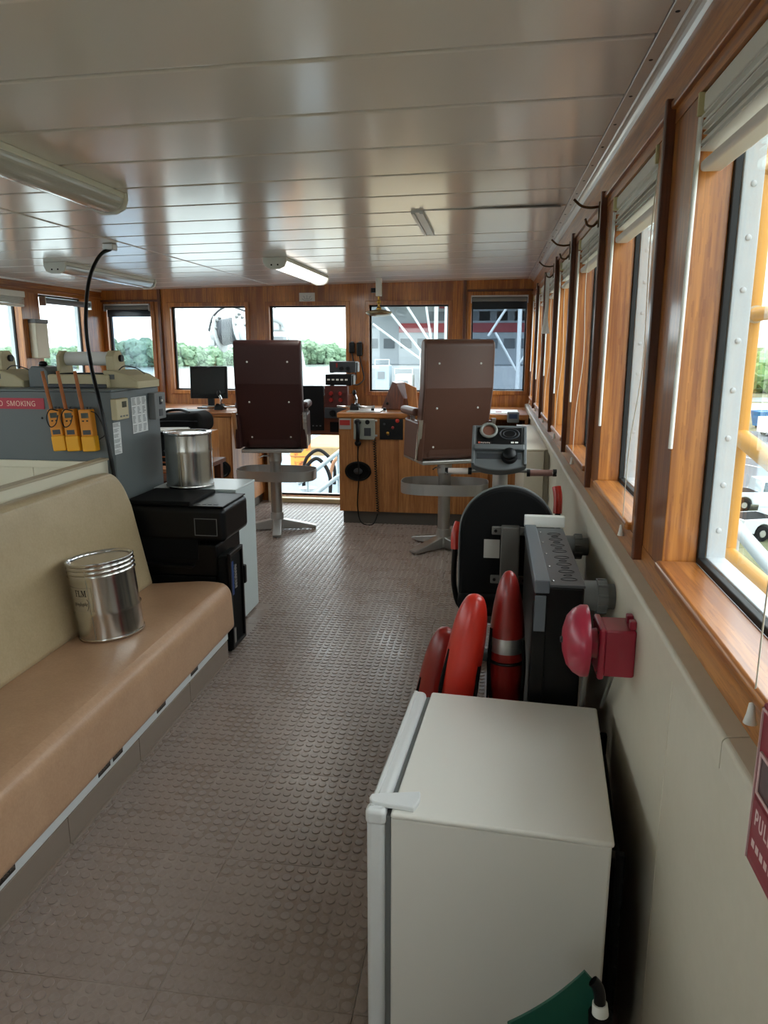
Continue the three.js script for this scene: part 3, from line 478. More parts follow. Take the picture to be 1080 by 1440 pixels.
{ // cream partition behind the bench with its return
  const w = struct('wall_partition', 'cream low partition behind the bench', 'wall');
  part('partition_panel', box(-1.925, -1.885, 0, 1.0, -3.44, 0.6, 0.003), M.cream, w);
  part('partition_cap', box(-1.93, -1.88, 1.0, 1.012, -3.445, 0.6, 0.003), mat(0xb3a68c, 0.5), w);
  for (const [a, b] of [[-2.3, -1.926], [-2.75, -2.302], [-3.4, -2.752], [-3.9, -3.402]]) part('return_panel', box(a, b, 0, 0.985, -3.49, -3.45, 0.003), M.cream, w);
  part('return_rail', box(-3.9, -1.93, 0.955, 0.99, -3.452, -3.44, 0.003), M.cream, w);
}
{ // grey radio cabinet
  const c = placed('radio_cabinet', 'grey metal cabinet with a red warning sign behind the bench partition', 'cabinet', [-2.6, 0, -3.78]);
  part('body', box(-3.7, -1.872, 0, 1.335, -4.04, -3.5, 0.006), M.cabinetGrey, c);
  part('top_plate', box(-3.71, -1.868, 1.335, 1.345, -4.045, -3.495, 0.003), mat(0x6d7475, 0.4), c);
  part('bolt', ball(0.006, -2.255, 1.2, -3.5, 1, 1, 0.5, 8), M.black, c);
  const s = part('warning_sign', merge(new THREE.BoxGeometry(0.4, 0.055, 0.003)).translate(-2.435, 1.273, -3.4985), new THREE.MeshStandardMaterial({ roughness: 0.4, map: canvasTex(1024, 140, (x, w, h) => { x.fillStyle = '#b5283f'; x.fillRect(0, 0, w, h); x.strokeStyle = '#e6b9a8'; x.lineWidth = 3; x.font = '92px sans-serif'; x.fillStyle = '#ecc7b0'; x.textAlign = 'right'; x.fillText('NO  SMOKING', 905, 103); }) }), c, { uv: true });
  s.userData.label = 'red NO SMOKING sign';
}
const sidePrint = (rows, cols) => new THREE.MeshStandardMaterial({ roughness: 0.8, map: canvasTex(256, 512, (x, w, h) => { x.fillStyle = '#dcdedd'; x.fillRect(0, 0, w, h); x.fillStyle = '#8d9190'; const cw = w / cols, rh = h / rows; for (let j = 0; j < rows; j++) for (let i = 0; i < cols; i++) { for (let k = 0; k < 5; k++) x.fillRect(i * cw + 10, j * rh + 12 + k * (rh - 22) / 5, (cw - 20) * (0.5 + 0.5 * hash(i + k, j, 4)), (rh - 22) / 9); } }) });
{
  const p = placed('notice_sheet', 'white printed table sheet taped to the grey cabinet side', 'notice', [-1.866, 1.2, -3.79]);
  part('sheet', merge(new THREE.BoxGeometry(0.175, 0.19, 0.001)).rotateY(Math.PI / 2).translate(-1.8705, 1.198, -3.79), sidePrint(4, 3), p, { uv: true });
  const q = placed('notice_sheet', 'narrow white notice under the beige thermostat on the grey cabinet', 'notice', [-1.866, 1.1, -3.53]);
  part('sheet', merge(new THREE.BoxGeometry(0.075, 0.16, 0.001)).rotateY(Math.PI / 2).translate(-1.8705, 1.1, -3.53), sidePrint(6, 1), q, { uv: true });
  const t = placed('thermostat', 'beige wall thermostat with small dark screen on grey cabinet', 'thermostat', [-1.87, 1.25, -3.55]);
  part('housing', box(-1.872, -1.838, 1.195, 1.3, -3.61, -3.485, 0.006), M.beige, t);
  part('screen', box(-1.839, -1.8365, 1.255, 1.285, -3.585, -3.54), mat(0x3d443a, 0.2), t);
  part('key', [0, 1, 2].map((k) => box(-1.839, -1.8345, 1.208, 1.216, -3.59 + k * 0.03, -3.575 + k * 0.03, 0.001)), M.midGrey, t);
  const k = placed('switch_box', 'grey breaker box with two switches on the cabinet side', 'switch box', [-1.87, 1.23, -3.96]);
  part('housing', box(-1.872, -1.83, 1.16, 1.305, -4.035, -3.9, 0.005), M.midGrey, k);
  part('switch', box(-1.831, -1.826, 1.24, 1.285, -3.985, -3.955, 0.002), M.black, k); part('lever', box(-1.827, -1.818, 1.256, 1.268, -3.976, -3.964, 0.002), M.plasticWhite, k);
  part('socket', box(-1.831, -1.827, 1.175, 1.215, -3.99, -3.945, 0.002), M.darkGrey, k);
}
// ---- three yellow handheld radios hung on the cabinet face
const radioLabels = ['yellow handheld radio hung next to the red sign', 'yellow handheld radio hung between two other radios', 'yellow handheld radio hung next to the beige thermostat'];
[-2.145, -2.07, -1.985].forEach((x, i) => {
  const r = thing('handheld_radio', radioLabels[i], 'handheld radio', [x, 1.04, -3.472], 0, 'yellow handheld radios'); r.rotation.z = R(5 - i);
  const bd = part('body', box(-0.032, 0.032, 0.075, 0.21, -0.025, 0.022, 0.006), M.orange, r);
  part('battery', box(-0.035, 0.035, 0, 0.077, -0.026, 0.023, 0.006), M.yellow, r);
  part('display', box(-0.018, 0.02, 0.168, 0.193, 0.021, 0.0235, 0.001), mat(0x3c4238, 0.25), bd);
  part('nameplate', box(-0.02, 0.022, 0.085, 0.108, 0.021, 0.023, 0.001), M.darkGrey, bd);
  part('button', [box(-0.016, -0.006, 0.15, 0.157, 0.021, 0.024, 0.001), box(0.006, 0.016, 0.15, 0.157, 0.021, 0.024, 0.001)], M.black, bd);
  part('knob', [cyl(V(0.004, 0.208, 0), V(0.004, 0.222, 0), 0.007), cyl(V(0.022, 0.208, 0), V(0.022, 0.22, 0), 0.006)], M.darkGrey, r);
  part('antenna', cyl(V(-0.018, 0.205, 0), V(-0.03, 0.4, 0.004), 0.0095, 0.0085, 14), mat(0xa55e22, 0.5), r);
  part('wrist_strap', tube(i < 2 ? [[0.03, 0.2, 0.02], [-0.005, 0.21, 0.035], [-0.028, 0.17, 0.04], [-0.015, 0.125, 0.04], [0.012, 0.135, 0.038], [0.03, 0.18, 0.03]] : [[0.03, 0.2, 0.01], [0.06, 0.19, 0.02], [0.085, 0.14, 0.02], [0.09, 0.08, 0.015], [0.06, 0.06, 0.015]], 0.0028, 36, 6), M.black, r);
});
// ---- beige paper-roll printers on the grey cabinet
function facsimile(x, label) {
  const f = thing('paper_printer', label, 'printer', [x, 1.345, -3.78], 0, 'beige paper-roll printers');
  part('base', box(-0.23, 0.11, 0, 0.07, -0.16, 0.15, 0.012), M.beige, f);
  part('platen_slot', box(-0.2, 0.08, 0.066, 0.074, -0.02, 0.13, 0.002), M.blackMatte, f);
  part('front_foot', box(-0.22, 0.1, 0, 0.022, 0.145, 0.165, 0.006), M.darkGrey, f);
  part('key_wing', extrude([[0, 0], [0.19, 0], [0.19, 0.035], [0.14, 0.065], [0.06, 0.09], [0, 0.09]], 0.26, 0.008).translate(0.07, 0, -0.13), M.beige, f);
  part('grille', box(0.1, 0.135, 0.045, 0.07, 0.13, 0.1325), M.midGrey, f);
  part('tear_loop', tube([[0.12, 0.085, 0.06], [0.15, 0.11, 0.05], [0.2, 0.1, 0.02], [0.23, 0.07, -0.02]], 0.003, 20, 6), M.darkGrey, f);
  for (const [a, b] of [[-0.225, -0.205], [0.055, 0.1]]) part('roll_cheek', extrude([[-0.06, 0], [0.07, 0], [0.06, 0.09], [0.02, 0.13], [-0.03, 0.13], [-0.06, 0.1]], b - a, 0.004).rotateY(Math.PI / 2).translate(a, 0.06, 0), M.beige, f);
  part('paper_roll', cyl(V(-0.2, 0.148, -0.01), V(0.05, 0.148, -0.01), 0.036, 0.036, 32), M.paper, f);
  part('roll_knob', [cyl(V(-0.25, 0.15, -0.01), V(-0.22, 0.15, -0.01), 0.016), cyl(V(0.098, 0.15, -0.01), V(0.115, 0.15, -0.01), 0.018)], M.black, f);
}
facsimile(-2.06, 'beige printer with white paper roll above the handheld radios');
facsimile(-2.7, 'beige printer on the grey cabinet above the red sign');
{
  const b = placed('junction_box', 'small grey box between the two beige printers', 'box', [-2.36, 1.345, -3.75]);
  part('housing', extrude([[-2.42, 1.345], [-2.31, 1.345], [-2.31, 1.43], [-2.33, 1.45], [-2.4, 1.455], [-2.42, 1.43]], 0.18, 0.005).translate(0, 0, -3.85), M.cabinetGrey, b);
  part('plug', ball(0.02, -2.38, 1.465, -3.75, 1.2, 0.8, 1, 12), M.black, b);
}
{ // pale box on the far wall pillar
  const b = placed('wall_dispenser', 'tall cream dispenser box on the wood pillar of the left wall', 'dispenser', [-3.9, 1.62, -6.1]);
  part('housing', box(-3.93, -3.86, 1.46, 1.78, -6.21, -6.03, 0.01), M.cream, b);
  part('lid', box(-3.93, -3.852, 1.755, 1.79, -6.215, -6.025, 0.008), M.midGrey, b);
}
{ // black cable hanging from the ceiling
  const c = placed('hanging_cable', 'black cable hanging from the ceiling to the desk', 'cable', [-2.2, 2.12, -4.25]);
  part('cable', tube([[-2.2, 2.105, -4.24], [-2.225, 2.08, -4.19], [-2.23, 1.95, -4.05], [-2.14, 1.7, -3.8], [-2.0, 1.48, -3.56], [-1.905, 1.3, -3.44], [-1.865, 1.1, -3.42], [-1.845, 0.85, -3.43], [-1.84, 0.72, -3.45]], 0.0105, 80, 8), M.black, c);
  part('ceiling_clip', box(-2.235, -2.17, 2.1, ceilY(-2.2), -4.27, -4.21, 0.006), M.alu, c);
}
// ---- metal cans
function can(label, r, h, pos, tilt, ribs) {
  const c = thing('metal_can', label, 'can', pos, 0, 'shiny metal cans'); c.rotation.set(0, 0, tilt);
  const p = [[0, 0.004], [r - 0.008, 0.004], [r - 0.004, 0], [r + 0.004, 0.001], [r + 0.004, 0.01], [r, 0.014]];
  for (const y of ribs) p.push([r, y - 0.008], [r + 0.006, y], [r, y + 0.008]);
  p.push([r, h - 0.014]);
  part('drum', lathe(p, 64), M.tin, c);
  part('rim', lathe([[r - 0.002, h - 0.014], [r + 0.004, h - 0.012], [r + 0.005, h - 0.002], [r + 0.002, h], [r - 0.003, h - 0.001], [r - 0.005, h - 0.01]], 64), M.chrome, c);
  part('lid', lathe([[0, h - 0.008], [r - 0.02, h - 0.008], [r - 0.012, h - 0.011], [r - 0.004, h - 0.011]], 64), M.tin, c);
  part('side_seam', box(-0.0015, 0.0015, 0.016, h - 0.016, r - 0.001, r + 0.0012, 0.0005), M.steel, c);
  return c;
}
{
  const c = can('upright shiny metal can with black marker writing, on tan bench seat', 0.128, 0.325, [-1.53, 0.394, -2.72], R(5.5), [0.115, 0.267, 0.285, 0.303]);
  const t = new THREE.MeshStandardMaterial({ color: 0xcfcdc8, roughness: 0.24, metalness: 0.9, map: canvasTex(512, 256, (x, w, h) => { x.fillStyle = '#ffffff'; x.fillRect(0, 0, w, h); x.fillStyle = x.strokeStyle = '#17130f'; x.font = 'bold 92px serif'; x.fillText('FLM', 236, 92); x.lineWidth = 7; x.beginPath(); x.moveTo(170, 190); for (let i = 0; i < 34; i++) x.lineTo(170 + i * 8, 176 + 24 * Math.sin(i * 1.9) * (0.4 + 0.6 * hash(i, 1, 2))); x.stroke(); x.beginPath(); x.moveTo(430, 120); x.quadraticCurveTo(475, 150, 420, 240); x.stroke(); }) });
  const g = new THREE.CylinderGeometry(0.1286, 0.1286, 0.1, 20, 1, true, R(-14), R(66)); g.translate(0, 0.18, 0).rotateY(R(-46));
  part('marker_writing', g, t, c, { uv: true });
}
can('shiny metal can with one ridge, on the printer and white cabinet', 0.128, 0.305, [-1.664, 0.79, -3.93], 0, [0.2]);
{ // printer on a stand, computer tower, white cabinet
  const s = placed('printer_stand', 'black box the black printer stands on, behind the bench', 'stand', [-1.6, 0, -3.62]);
  part('body', box(-1.83, -1.36, 0, 0.4, -3.82, -3.47, 0.006), M.black, s);
  const p = placed('inkjet_printer', 'black all-in-one printer behind the end of the bench', 'printer', [-1.6, 0.4, -3.64]);
  part('lower_body', box(-1.83, -1.35, 0.4, 0.57, -3.83, -3.475, 0.012), M.black, p);
  part('output_bay', box(-1.78, -1.45, 0.49, 0.6, -3.5, -3.472, 0.003), M.blackMatte, p);
  const u = part('upper_body', box(-1.835, -1.3, 0.585, 0.765, -3.84, -3.465, 0.03), M.black, p);
  part('paper_tray', box(-1.76, -1.47, 0.455, 0.468, -3.6, -3.43, 0.004), M.black, p);
  part('scanner_lid', box(-1.83, -1.48, 0.765, 0.79, -3.835, -3.48, 0.01), M.blackMatte, p);
  part('control_panel', box(-1.49, -1.31, 0.764, 0.772, -3.83, -3.475, 0.004), M.black, p);
  part('screen_frame', frameXY(-1.46, -1.34, 0.62, 0.71, 0.004, -3.468, -3.463, 0.0008), M.midGrey, u);
  part('button', [0, 1, 2, 3].map((k) => box(-1.46 + k * 0.03, -1.44 + k * 0.03, 0.771, 0.774, -3.53, -3.51, 0.001)), M.darkGrey, p);
  const t = placed('computer_tower', 'black computer tower with open front standing on the floor', 'computer', [-1.32, 0, -3.55]);
  const fr = part('case', box(-1.345, -1.285, 0.005, 0.52, -3.64, -3.45, 0.014), M.blackMatte, t);
  part('side_frame', frameZY(-3.645, -3.445, 0.02, 0.535, 0.02, -1.29, -1.272, 0.004), M.black, t);
  part('card_slots', [0, 1, 2, 3, 4, 5, 6, 7].map((k) => box(-1.287, -1.278, 0.33 + k * 0.016, 0.341 + k * 0.016, -3.55, -3.52)), M.alu, t);
  part('circuit_board', box(-1.287, -1.282, 0.3, 0.48, -3.515, -3.475), mat(0x233f75, 0.5), t);
  part('latch', box(-1.285, -1.262, 0.32, 0.42, -3.665, -3.635, 0.006), M.black, t);
  part('bottom_card', box(-1.287, -1.28, 0.04, 0.12, -3.51, -3.48), M.alu, t);
  const c = placed('white_cabinet', 'white metal cabinet standing behind the black printer', 'cabinet', [-1.6, 0, -4.02]);
  part('body', box(-1.85, -1.375, 0.012, 0.77, -4.19, -3.86, 0.004), mat(0xc9d4d4, 0.35), c);
  part('top', box(-1.852, -1.372, 0.77, 0.785, -4.195, -3.855, 0.004), mat(0xcdd7d7, 0.28), c);
  part('plinth', box(-1.84, -1.39, 0, 0.014, -4.18, -3.87), M.blackMatte, c);
}
{ // desk behind the white cabinet and its clutter
  const d = placed('chart_desk', 'low wooden chart desk behind the white cabinet', 'desk', [-2.25, 0, -4.55]);
  part('top', box(-2.75, -1.86, 0.755, 0.785, -5.05, -4.06, 0.004), M.teakDark, d, { axis: 'x' });
  for (const [x, z] of [[-2.7, -5.0], [-1.9, -5.0], [-2.7, -4.12], [-1.9, -4.12]]) part('leg', box(x - 0.025, x + 0.025, 0, 0.756, z - 0.025, z + 0.025, 0.003), M.teakDark, d, { axis: 'y' });
  const p = placed('chart_sheet', 'pale blue grey chart spread on the low desk', 'chart', [-2.2, 0.786, -4.5]);
  part('sheet', box(-2.36, -1.87, 0.7855, 0.787, -4.7, -4.3), mat(0xb9c4c6, 0.6), p);
  const o = placed('wire_basket', 'orange wire letter basket on the chart desk', 'basket', [-2.0, 0.787, -4.4]);
  const a = [-2.13, -1.88], e = [-4.5, -4.28];
  for (const y of [0.795, 0.86]) part('hoop', [[a[0], e[0], a[1], e[0]], [a[0], e[1], a[1], e[1]], [a[0], e[0], a[0], e[1]], [a[1], e[0], a[1], e[1]]].map(([x, z, x2, z2]) => cyl(V(x, y, z), V(x2, y, z2), 0.005, 0.005, 8)), mat(0xb5602f, 0.5), o);
  part('corner_post', [[a[0], e[0]], [a[0], e[1]], [a[1], e[0]], [a[1], e[1]]].map(([x, z]) => cyl(V(x, 0.787, z), V(x, 0.86, z), 0.005, 0.005, 8)), mat(0xb5602f, 0.5), o);
  part('papers', merge(box(-2.09, -1.92, 0.79, 0.81, -4.46, -4.32, 0.002)), mat(0xc58b63, 0.8), o);
  const s = placed('desk_speaker', 'black desk speaker with papers on top beside the metal can', 'speaker', [-2.12, 0.786, -4.6]);
  part('cabinet', box(-2.2, -2.03, 0.786, 1.02, -4.74, -4.56, 0.008), M.blackMatte, s);
  part('grille', box(-2.19, -2.04, 0.8, 1.0, -4.56, -4.553, 0.003), M.black, s);
  const pp = placed('paper_stack', 'white papers lying on the black desk speaker', 'papers', [-2.06, 1.022, -4.62]);
  part('sheet', merge(box(-2.19, -1.98, 1.021, 1.027, -4.72, -4.5)), M.paper, pp); part('sheet', merge(box(-0.1, 0.1, 0, 0.003, -0.1, 0.1)).rotateY(0.2).translate(-2.07, 1.0275, -4.61), M.paper, pp);
  const st = placed('side_cabinet', 'brown side cabinet under the black bag', 'cabinet', [-2.1, 0, -5.3]);
  part('body', box(-2.5, -2.07, 0, 0.935, -5.48, -5.1, 0.005), M.oak, st, { axis: 'y' });
  part('door', box(-2.48, -2.09, 0.05, 0.91, -5.1, -5.085, 0.004), M.oak, st, { axis: 'y' });
  const b = placed('black_bag', 'soft black zipped bag lying on a brown side cabinet', 'bag', [-2.28, 0.935, -5.27]);
  const bg = new RoundedBoxGeometry(0.43, 0.15, 0.32, 6, 0.06), bp = bg.attributes.position;
  for (let i = 0; i < bp.count; i++) { const x = bp.getX(i), y = bp.getY(i), z = bp.getZ(i); bp.setY(i, y * (1 - 0.35 * Math.max(0, -x / 0.24) * (y > 0 ? 1 : 0)) + (y > 0 ? 0.008 * Math.sin(x * 31 + z * 17) : 0)); }
  bg.computeVertexNormals();
  part('body', bg.translate(-2.285, 1.01, -5.28), M.blackMatte, b);
  part('zip', tube([[-2.48, 1.02, -5.125], [-2.285, 1.03, -5.115], [-2.09, 1.03, -5.125]], 0.004, 20, 6), M.darkGrey, b);
  part('carry_strap', tube([[-2.4, 1.05, -5.2], [-2.36, 1.09, -5.22], [-2.27, 1.1, -5.24], [-2.18, 1.085, -5.2]], 0.01, 24, 6), M.black, b);
}
// ---------- consoles, chairs and instruments at the front ----------
function helmChair(label, pos, turn, hide, k) {
  const c = thing('helm_chair', label, 'chair', pos, turn, 'pedestal helm chairs');
  const base = part('base_hub', cyl(V(0, 0.02, 0), V(0, 0.16, 0), 0.062, 0.055, 24), M.alu, c);
  for (let i = 0; i < 4; i++) {
    const a = R(25 + 90 * i) - turn + R(k), f = merge(extrude([[0.03, 0.012], [0.32, 0.012], [0.335, 0.022], [0.335, 0.035], [0.3, 0.045], [0.03, 0.105]], 0.075, 0.008).translate(0, 0, -0.0375)).rotateY(a);
    part('foot', f, M.alu, c); part('foot_pad', merge(cyl(V(0.315, 0, 0), V(0.315, 0.014, 0), 0.022, 0.02, 16)).rotateY(a), M.chrome, c);
  }
  part('pedestal', [cyl(V(0, 0.1, 0), V(0, 0.6, 0), 0.048, 0.048, 32)], M.steel, c);
  part('collar', [cyl(V(0, 0.585, 0), V(0, 0.61, 0), 0.05, 0.058, 32), cyl(V(0, 0.61, 0), V(0, 0.7, 0), 0.058, 0.056, 32)], M.alu, c);
  part('height_lever', tube([[-0.05, 0.65, 0.03], [-0.1, 0.655, 0.06], [-0.12, 0.645, 0.07]], 0.006, 12, 6), M.chrome, c);
  // footrest: flat steel band bent to a D
  const pts = []; const w = 0.34, d = 0.2; for (let i = 0; i < 48; i++) { const t = i / 48 * Math.PI * 2, cx = Math.cos(t), sz = Math.sin(t); pts.push([w * Math.sign(cx) * Math.pow(Math.abs(cx), 0.62), d * Math.sign(sz) * Math.pow(Math.abs(sz), 0.62)]); }
  const inn = pts.map(([x, z]) => [x * 0.985, z * 0.975]);
  part('footrest_band', merge(extrude(pts, 0.085, 0, [inn])).rotateX(Math.PI / 2).translate(0, 0.535, -0.03).rotateY(-turn), M.alu, c);
  part('footrest_arm', [merge(box(-0.33, 0.33, 0.47, 0.485, -0.012, 0.012, 0.004)).rotateY(-turn)], M.alu, c);
  // seat
  part('seat_pan', box(-0.25, 0.25, 0.7, 0.73, -0.27, 0.2, 0.008), M.alu, c);
  part('seat_cushion', box(-0.235, 0.235, 0.725, 0.86, -0.33, 0.17, 0.055), hide, c);
  // back: lower part raked, upper part upright, profile in (z,y) swept across
  const s = new THREE.Shape(); s.moveTo(0.155, 0.745); s.lineTo(0.275, 1.265); s.lineTo(0.285, 1.56); s.quadraticCurveTo(0.285, 1.605, 0.235, 1.61); s.quadraticCurveTo(0.19, 1.605, 0.185, 1.56); s.lineTo(0.165, 1.27); s.lineTo(0.05, 0.78); s.quadraticCurveTo(0.06, 0.745, 0.1, 0.745); s.closePath();
  const W = 0.54, g = new THREE.ExtrudeGeometry(s, { depth: W - 0.04, bevelEnabled: true, bevelSize: 0.016, bevelThickness: 0.02, bevelOffset: -0.016, bevelSegments: 4, curveSegments: 10 }).rotateY(-Math.PI / 2).translate((W - 0.04) / 2, 0, 0);
  const bk = part('backrest', g, hide, c); // shape x -> world z
  part('rear_trim', tube([[-0.262, 0.75, 0.16], [-0.262, 1.0, 0.218], [-0.262, 1.265, 0.276], [-0.262, 1.55, 0.284]], 0.004, 24, 6), hide, bk);
  for (const x of [-0.16, 0.16]) for (const [y, z] of [[0.83, 0.175], [1.12, 0.242], [1.44, 0.281]]) part('button', ball(0.008, x, y, z, 1, 1, 0.6, 10), M.plasticWhite, bk);
  for (const sx of [-1, 1]) {
    const a = part('arm_panel', extrude([[-0.14, 0.735], [0.2, 0.735], [0.25, 1.02], [-0.1, 1.03]], 0.05, 0.014).rotateY(-Math.PI / 2).translate(sx * 0.27 + 0.025, 0, 0), hide, c);
    part('frame_strip', merge(extrude([[0.17, 0.735], [0.19, 0.735], [0.262, 1.04], [0.24, 1.04]], 0.034, 0.003).rotateY(-Math.PI / 2).translate(sx * 0.285 + 0.017, 0, 0)), M.chrome, a);
    const pad = part('arm_pad', box(sx * 0.27 - 0.035, sx * 0.27 + 0.035, 1.055, 1.115, -0.2, 0.13, 0.024), hide, c);
    part('arm_bracket', box(sx * 0.27 - 0.02, sx * 0.27 + 0.02, 1.02, 1.06, -0.06, 0.02, 0.004), M.chrome, pad);
  }
  return c;
}
helmChair('brown vinyl pedestal helm chair in front of the wooden console with telephone', [-0.33, 0, -5.68], R(24), M.brown, 24);
helmChair('dark maroon pedestal helm chair in front of the foot window', [-1.8, 0, -6.08], R(8), M.brownDeep, -10);
let rc;
{ // right console
  const c = rc = placed('right_console', 'wooden bridge console with telephone and switch panel', 'console', [-0.5, 0, -6.8]);
  part('carcass', box(-1.31, 0.0, 0.11, 0.95, -7.265, -6.415, 0.004), M.oak, c, { axis: 'y' });
  for (const [a, b] of [[-1.31, -0.78], [-0.777, -0.3], [-0.297, 0.0]]) part('front_panel', box(a, b, 0.112, 0.948, -6.417, -6.405, 0.003), M.oak, c, { axis: 'y' });
  part('plinth', box(-1.28, 0.32, 0, 0.112, -7.26, -6.42), mat(0x5b5650, 0.6), c);
  part('worktop', box(-1.325, 0.33, 0.95, 0.995, -7.265, -6.395, 0.008), M.teak, c, { axis: 'x' });
  part('end_panel', box(0.3, 0.33, 0.11, 0.95, -7.265, -6.41, 0.004), M.oak, c, { axis: 'y' });
  part('cubby_back', box(0.0, 0.3, 0.11, 0.95, -7.265, -6.9), M.oak, c, { axis: 'y' }); part('cubby_floor', box(0.0, 0.3, 0.11, 0.78, -6.9, -6.42, 0.003), M.oak, c, { axis: 'y' });
  part('instrument_plate', box(-1.25, -0.95, 0.995, 1.004, -6.75, -6.45, 0.003), M.alu, c);
  const k = placed('alarm_unit', 'black alarm unit with red lamps on the wooden console front', 'alarm unit', [-0.83, 0.87, -6.4]);
  part('plate', box(-0.945, -0.74, 0.765, 0.945, -6.4045, -6.397, 0.003), M.black, k);
  for (const [x, y, r, m] of [[-0.79, 0.93, 0.018, 'red'], [-0.83, 0.87, 0.013, 'redDark'], [-0.905, 0.9, 0.01, 'darkGrey']]) part('lamp', ball(r, x, y, -6.398, 1, 1, 0.7, 14), M[m], k);
  part('toggle', [cyl(V(-0.87, 0.81, -6.4), V(-0.87, 0.82, -6.37), 0.012, 0.008), ball(0.014, -0.87, 0.825, -6.365)], M.brass, k);
  const r = placed('warning_plate', 'small red and white plate at the console corner', 'plate', [-1.255, 0.91, -6.4]);
  part('plate', box(-1.305, -1.2, 0.85, 0.945, -6.4045, -6.4, 0.002), mat(0xa9a7a2, 0.6), r); part('red_field', box(-1.3, -1.21, 0.885, 0.93, -6.401, -6.398), mat(0xb3302c, 0.5), r);
  const t = placed('intercom_phone', 'grey green intercom telephone with black handset on the console', 'telephone', [-1.1, 0.87, -6.38]);
  part('housing', box(-1.17, -0.985, 0.765, 0.945, -6.4045, -6.35, 0.01), mat(0x9ba095, 0.5), t);
  part('dial', cyl(V(-1.045, 0.92, -6.352), V(-1.045, 0.92, -6.344), 0.02, 0.02, 24), M.black, t);
  part('keypad', box(-1.075, -1.015, 0.8, 0.87, -6.351, -6.346, 0.002), M.darkGrey, t);
  part('side_screw', [0.8, 0.93].map((y) => cyl(V(-0.987, y, -6.38), V(-0.965, y, -6.38), 0.01)), M.alu, t);
  part('handset', [tube([[-1.13, 0.915, -6.33], [-1.125, 0.83, -6.315], [-1.13, 0.745, -6.33]], 0.017, 20, 10), ball(0.03, -1.13, 0.92, -6.34, 1, 0.9, 0.7, 14), ball(0.03, -1.13, 0.735, -6.345, 1, 0.9, 0.7, 14)], M.black, t);
  const cord = placed('telephone_cord', 'black coiled cord hanging below the intercom telephone', 'cord', [-1.0, 0.4, -6.37]);
  const cp = []; for (let i = 0; i <= 260; i++) { const u = i / 260, a = u * Math.PI * 2 * 30; cp.push([-0.99 + 0.03 * u + 0.011 * Math.cos(a), 0.78 - 0.66 * u, -6.37 + 0.011 * Math.sin(a)]); }
  part('coil', tube(cp, 0.004, 700, 5), M.black, cord); part('tail', tube([[-1.13, 0.71, -6.36], [-1.135, 0.6, -6.36], [-1.13, 0.55, -6.37], [-1.13, 0.4, -6.37], [-1.14, 0.15, -6.37], [-1.1, 0.02, -6.35], [-1.0, 0.012, -6.34], [-0.96, 0.1, -6.37]], 0.006, 40, 6), M.black, cord);
  const speakerAt = (x, y, z, label) => { const s = thing('loudspeaker', label, 'loudspeaker', [x, y, z], 0, 'oval loudspeakers'); const e = (g) => g.rotateX(Math.PI / 2).scale(1.35, 1, 1); part('surround', e(lathe([[0.088, 0], [0.088, 0.012], [0.08, 0.022], [0.07, 0.012]], 40)), M.black, s); part('cone', e(lathe([[0.072, 0.014], [0.03, 0.003], [0.026, 0.004]], 40)), M.blackMatte, s); part('dust_cap', e(lathe([[0.03, 0.005], [0.02, 0.014], [0, 0.018]], 30)), M.darkGrey, s); };
  speakerAt(-1.14, 0.478, -6.405, 'black oval loudspeaker below the intercom telephone'); speakerAt(-2.4, 0.485, -6.305, 'black oval loudspeaker behind the metal can');
}
{ // left console
  const c = placed('left_console', 'wooden bridge console carrying the black monitor', 'console', [-3.0, 0, -6.8]);
  part('carcass', box(-3.885, -2.275, 0.1, 0.95, -7.265, -6.32, 0.004), M.oak, c, { axis: 'y' });
  for (const [a, b] of [[-3.885, -3.3], [-3.297, -2.75], [-2.747, -2.275]]) part('front_panel', box(a, b, 0.102, 0.948, -6.322, -6.31, 0.003), M.oak, c, { axis: 'y' });
  part('side_panel', box(-2.277, -2.265, 0.1, 0.95, -7.26, -6.32, 0.003), M.oak, c, { axis: 'y' });
  part('plinth', box(-3.88, -2.3, 0, 0.1, -7.26, -6.35), mat(0x5b5650, 0.6), c);
  part('worktop', box(-3.885, -2.25, 0.95, 0.99, -7.265, -6.3, 0.008), M.teak, c, { axis: 'x' });
  const m = placed('monitor', 'square black computer monitor on the left wooden console', 'monitor', [-2.63, 0.99, -6.78]);
  const tl = (g) => merge(g).rotateX(R(-6)).rotateY(R(8)).translate(-2.63, 1.23, -6.78);
  const h = part('housing', tl(cbox(0.35, 0.3, 0.035, 0.008)), M.black, m); part('screen', tl(cbox(0.31, 0.25, 0.002, 0, 0, 0.012, 0.0182)), pmat(0x060607, 0.2, {}), h);
  part('maker_mark', tl(cbox(0.026, 0.007, 0.001, 0, 0, 0.143, 0.0182)), M.midGrey, h);
  part('stand', [box(-2.66, -2.6, 0.995, 1.12, -6.83, -6.8, 0.004), box(-2.73, -2.53, 0.99, 1.003, -6.9, -6.7, 0.005)], M.black, m);
}
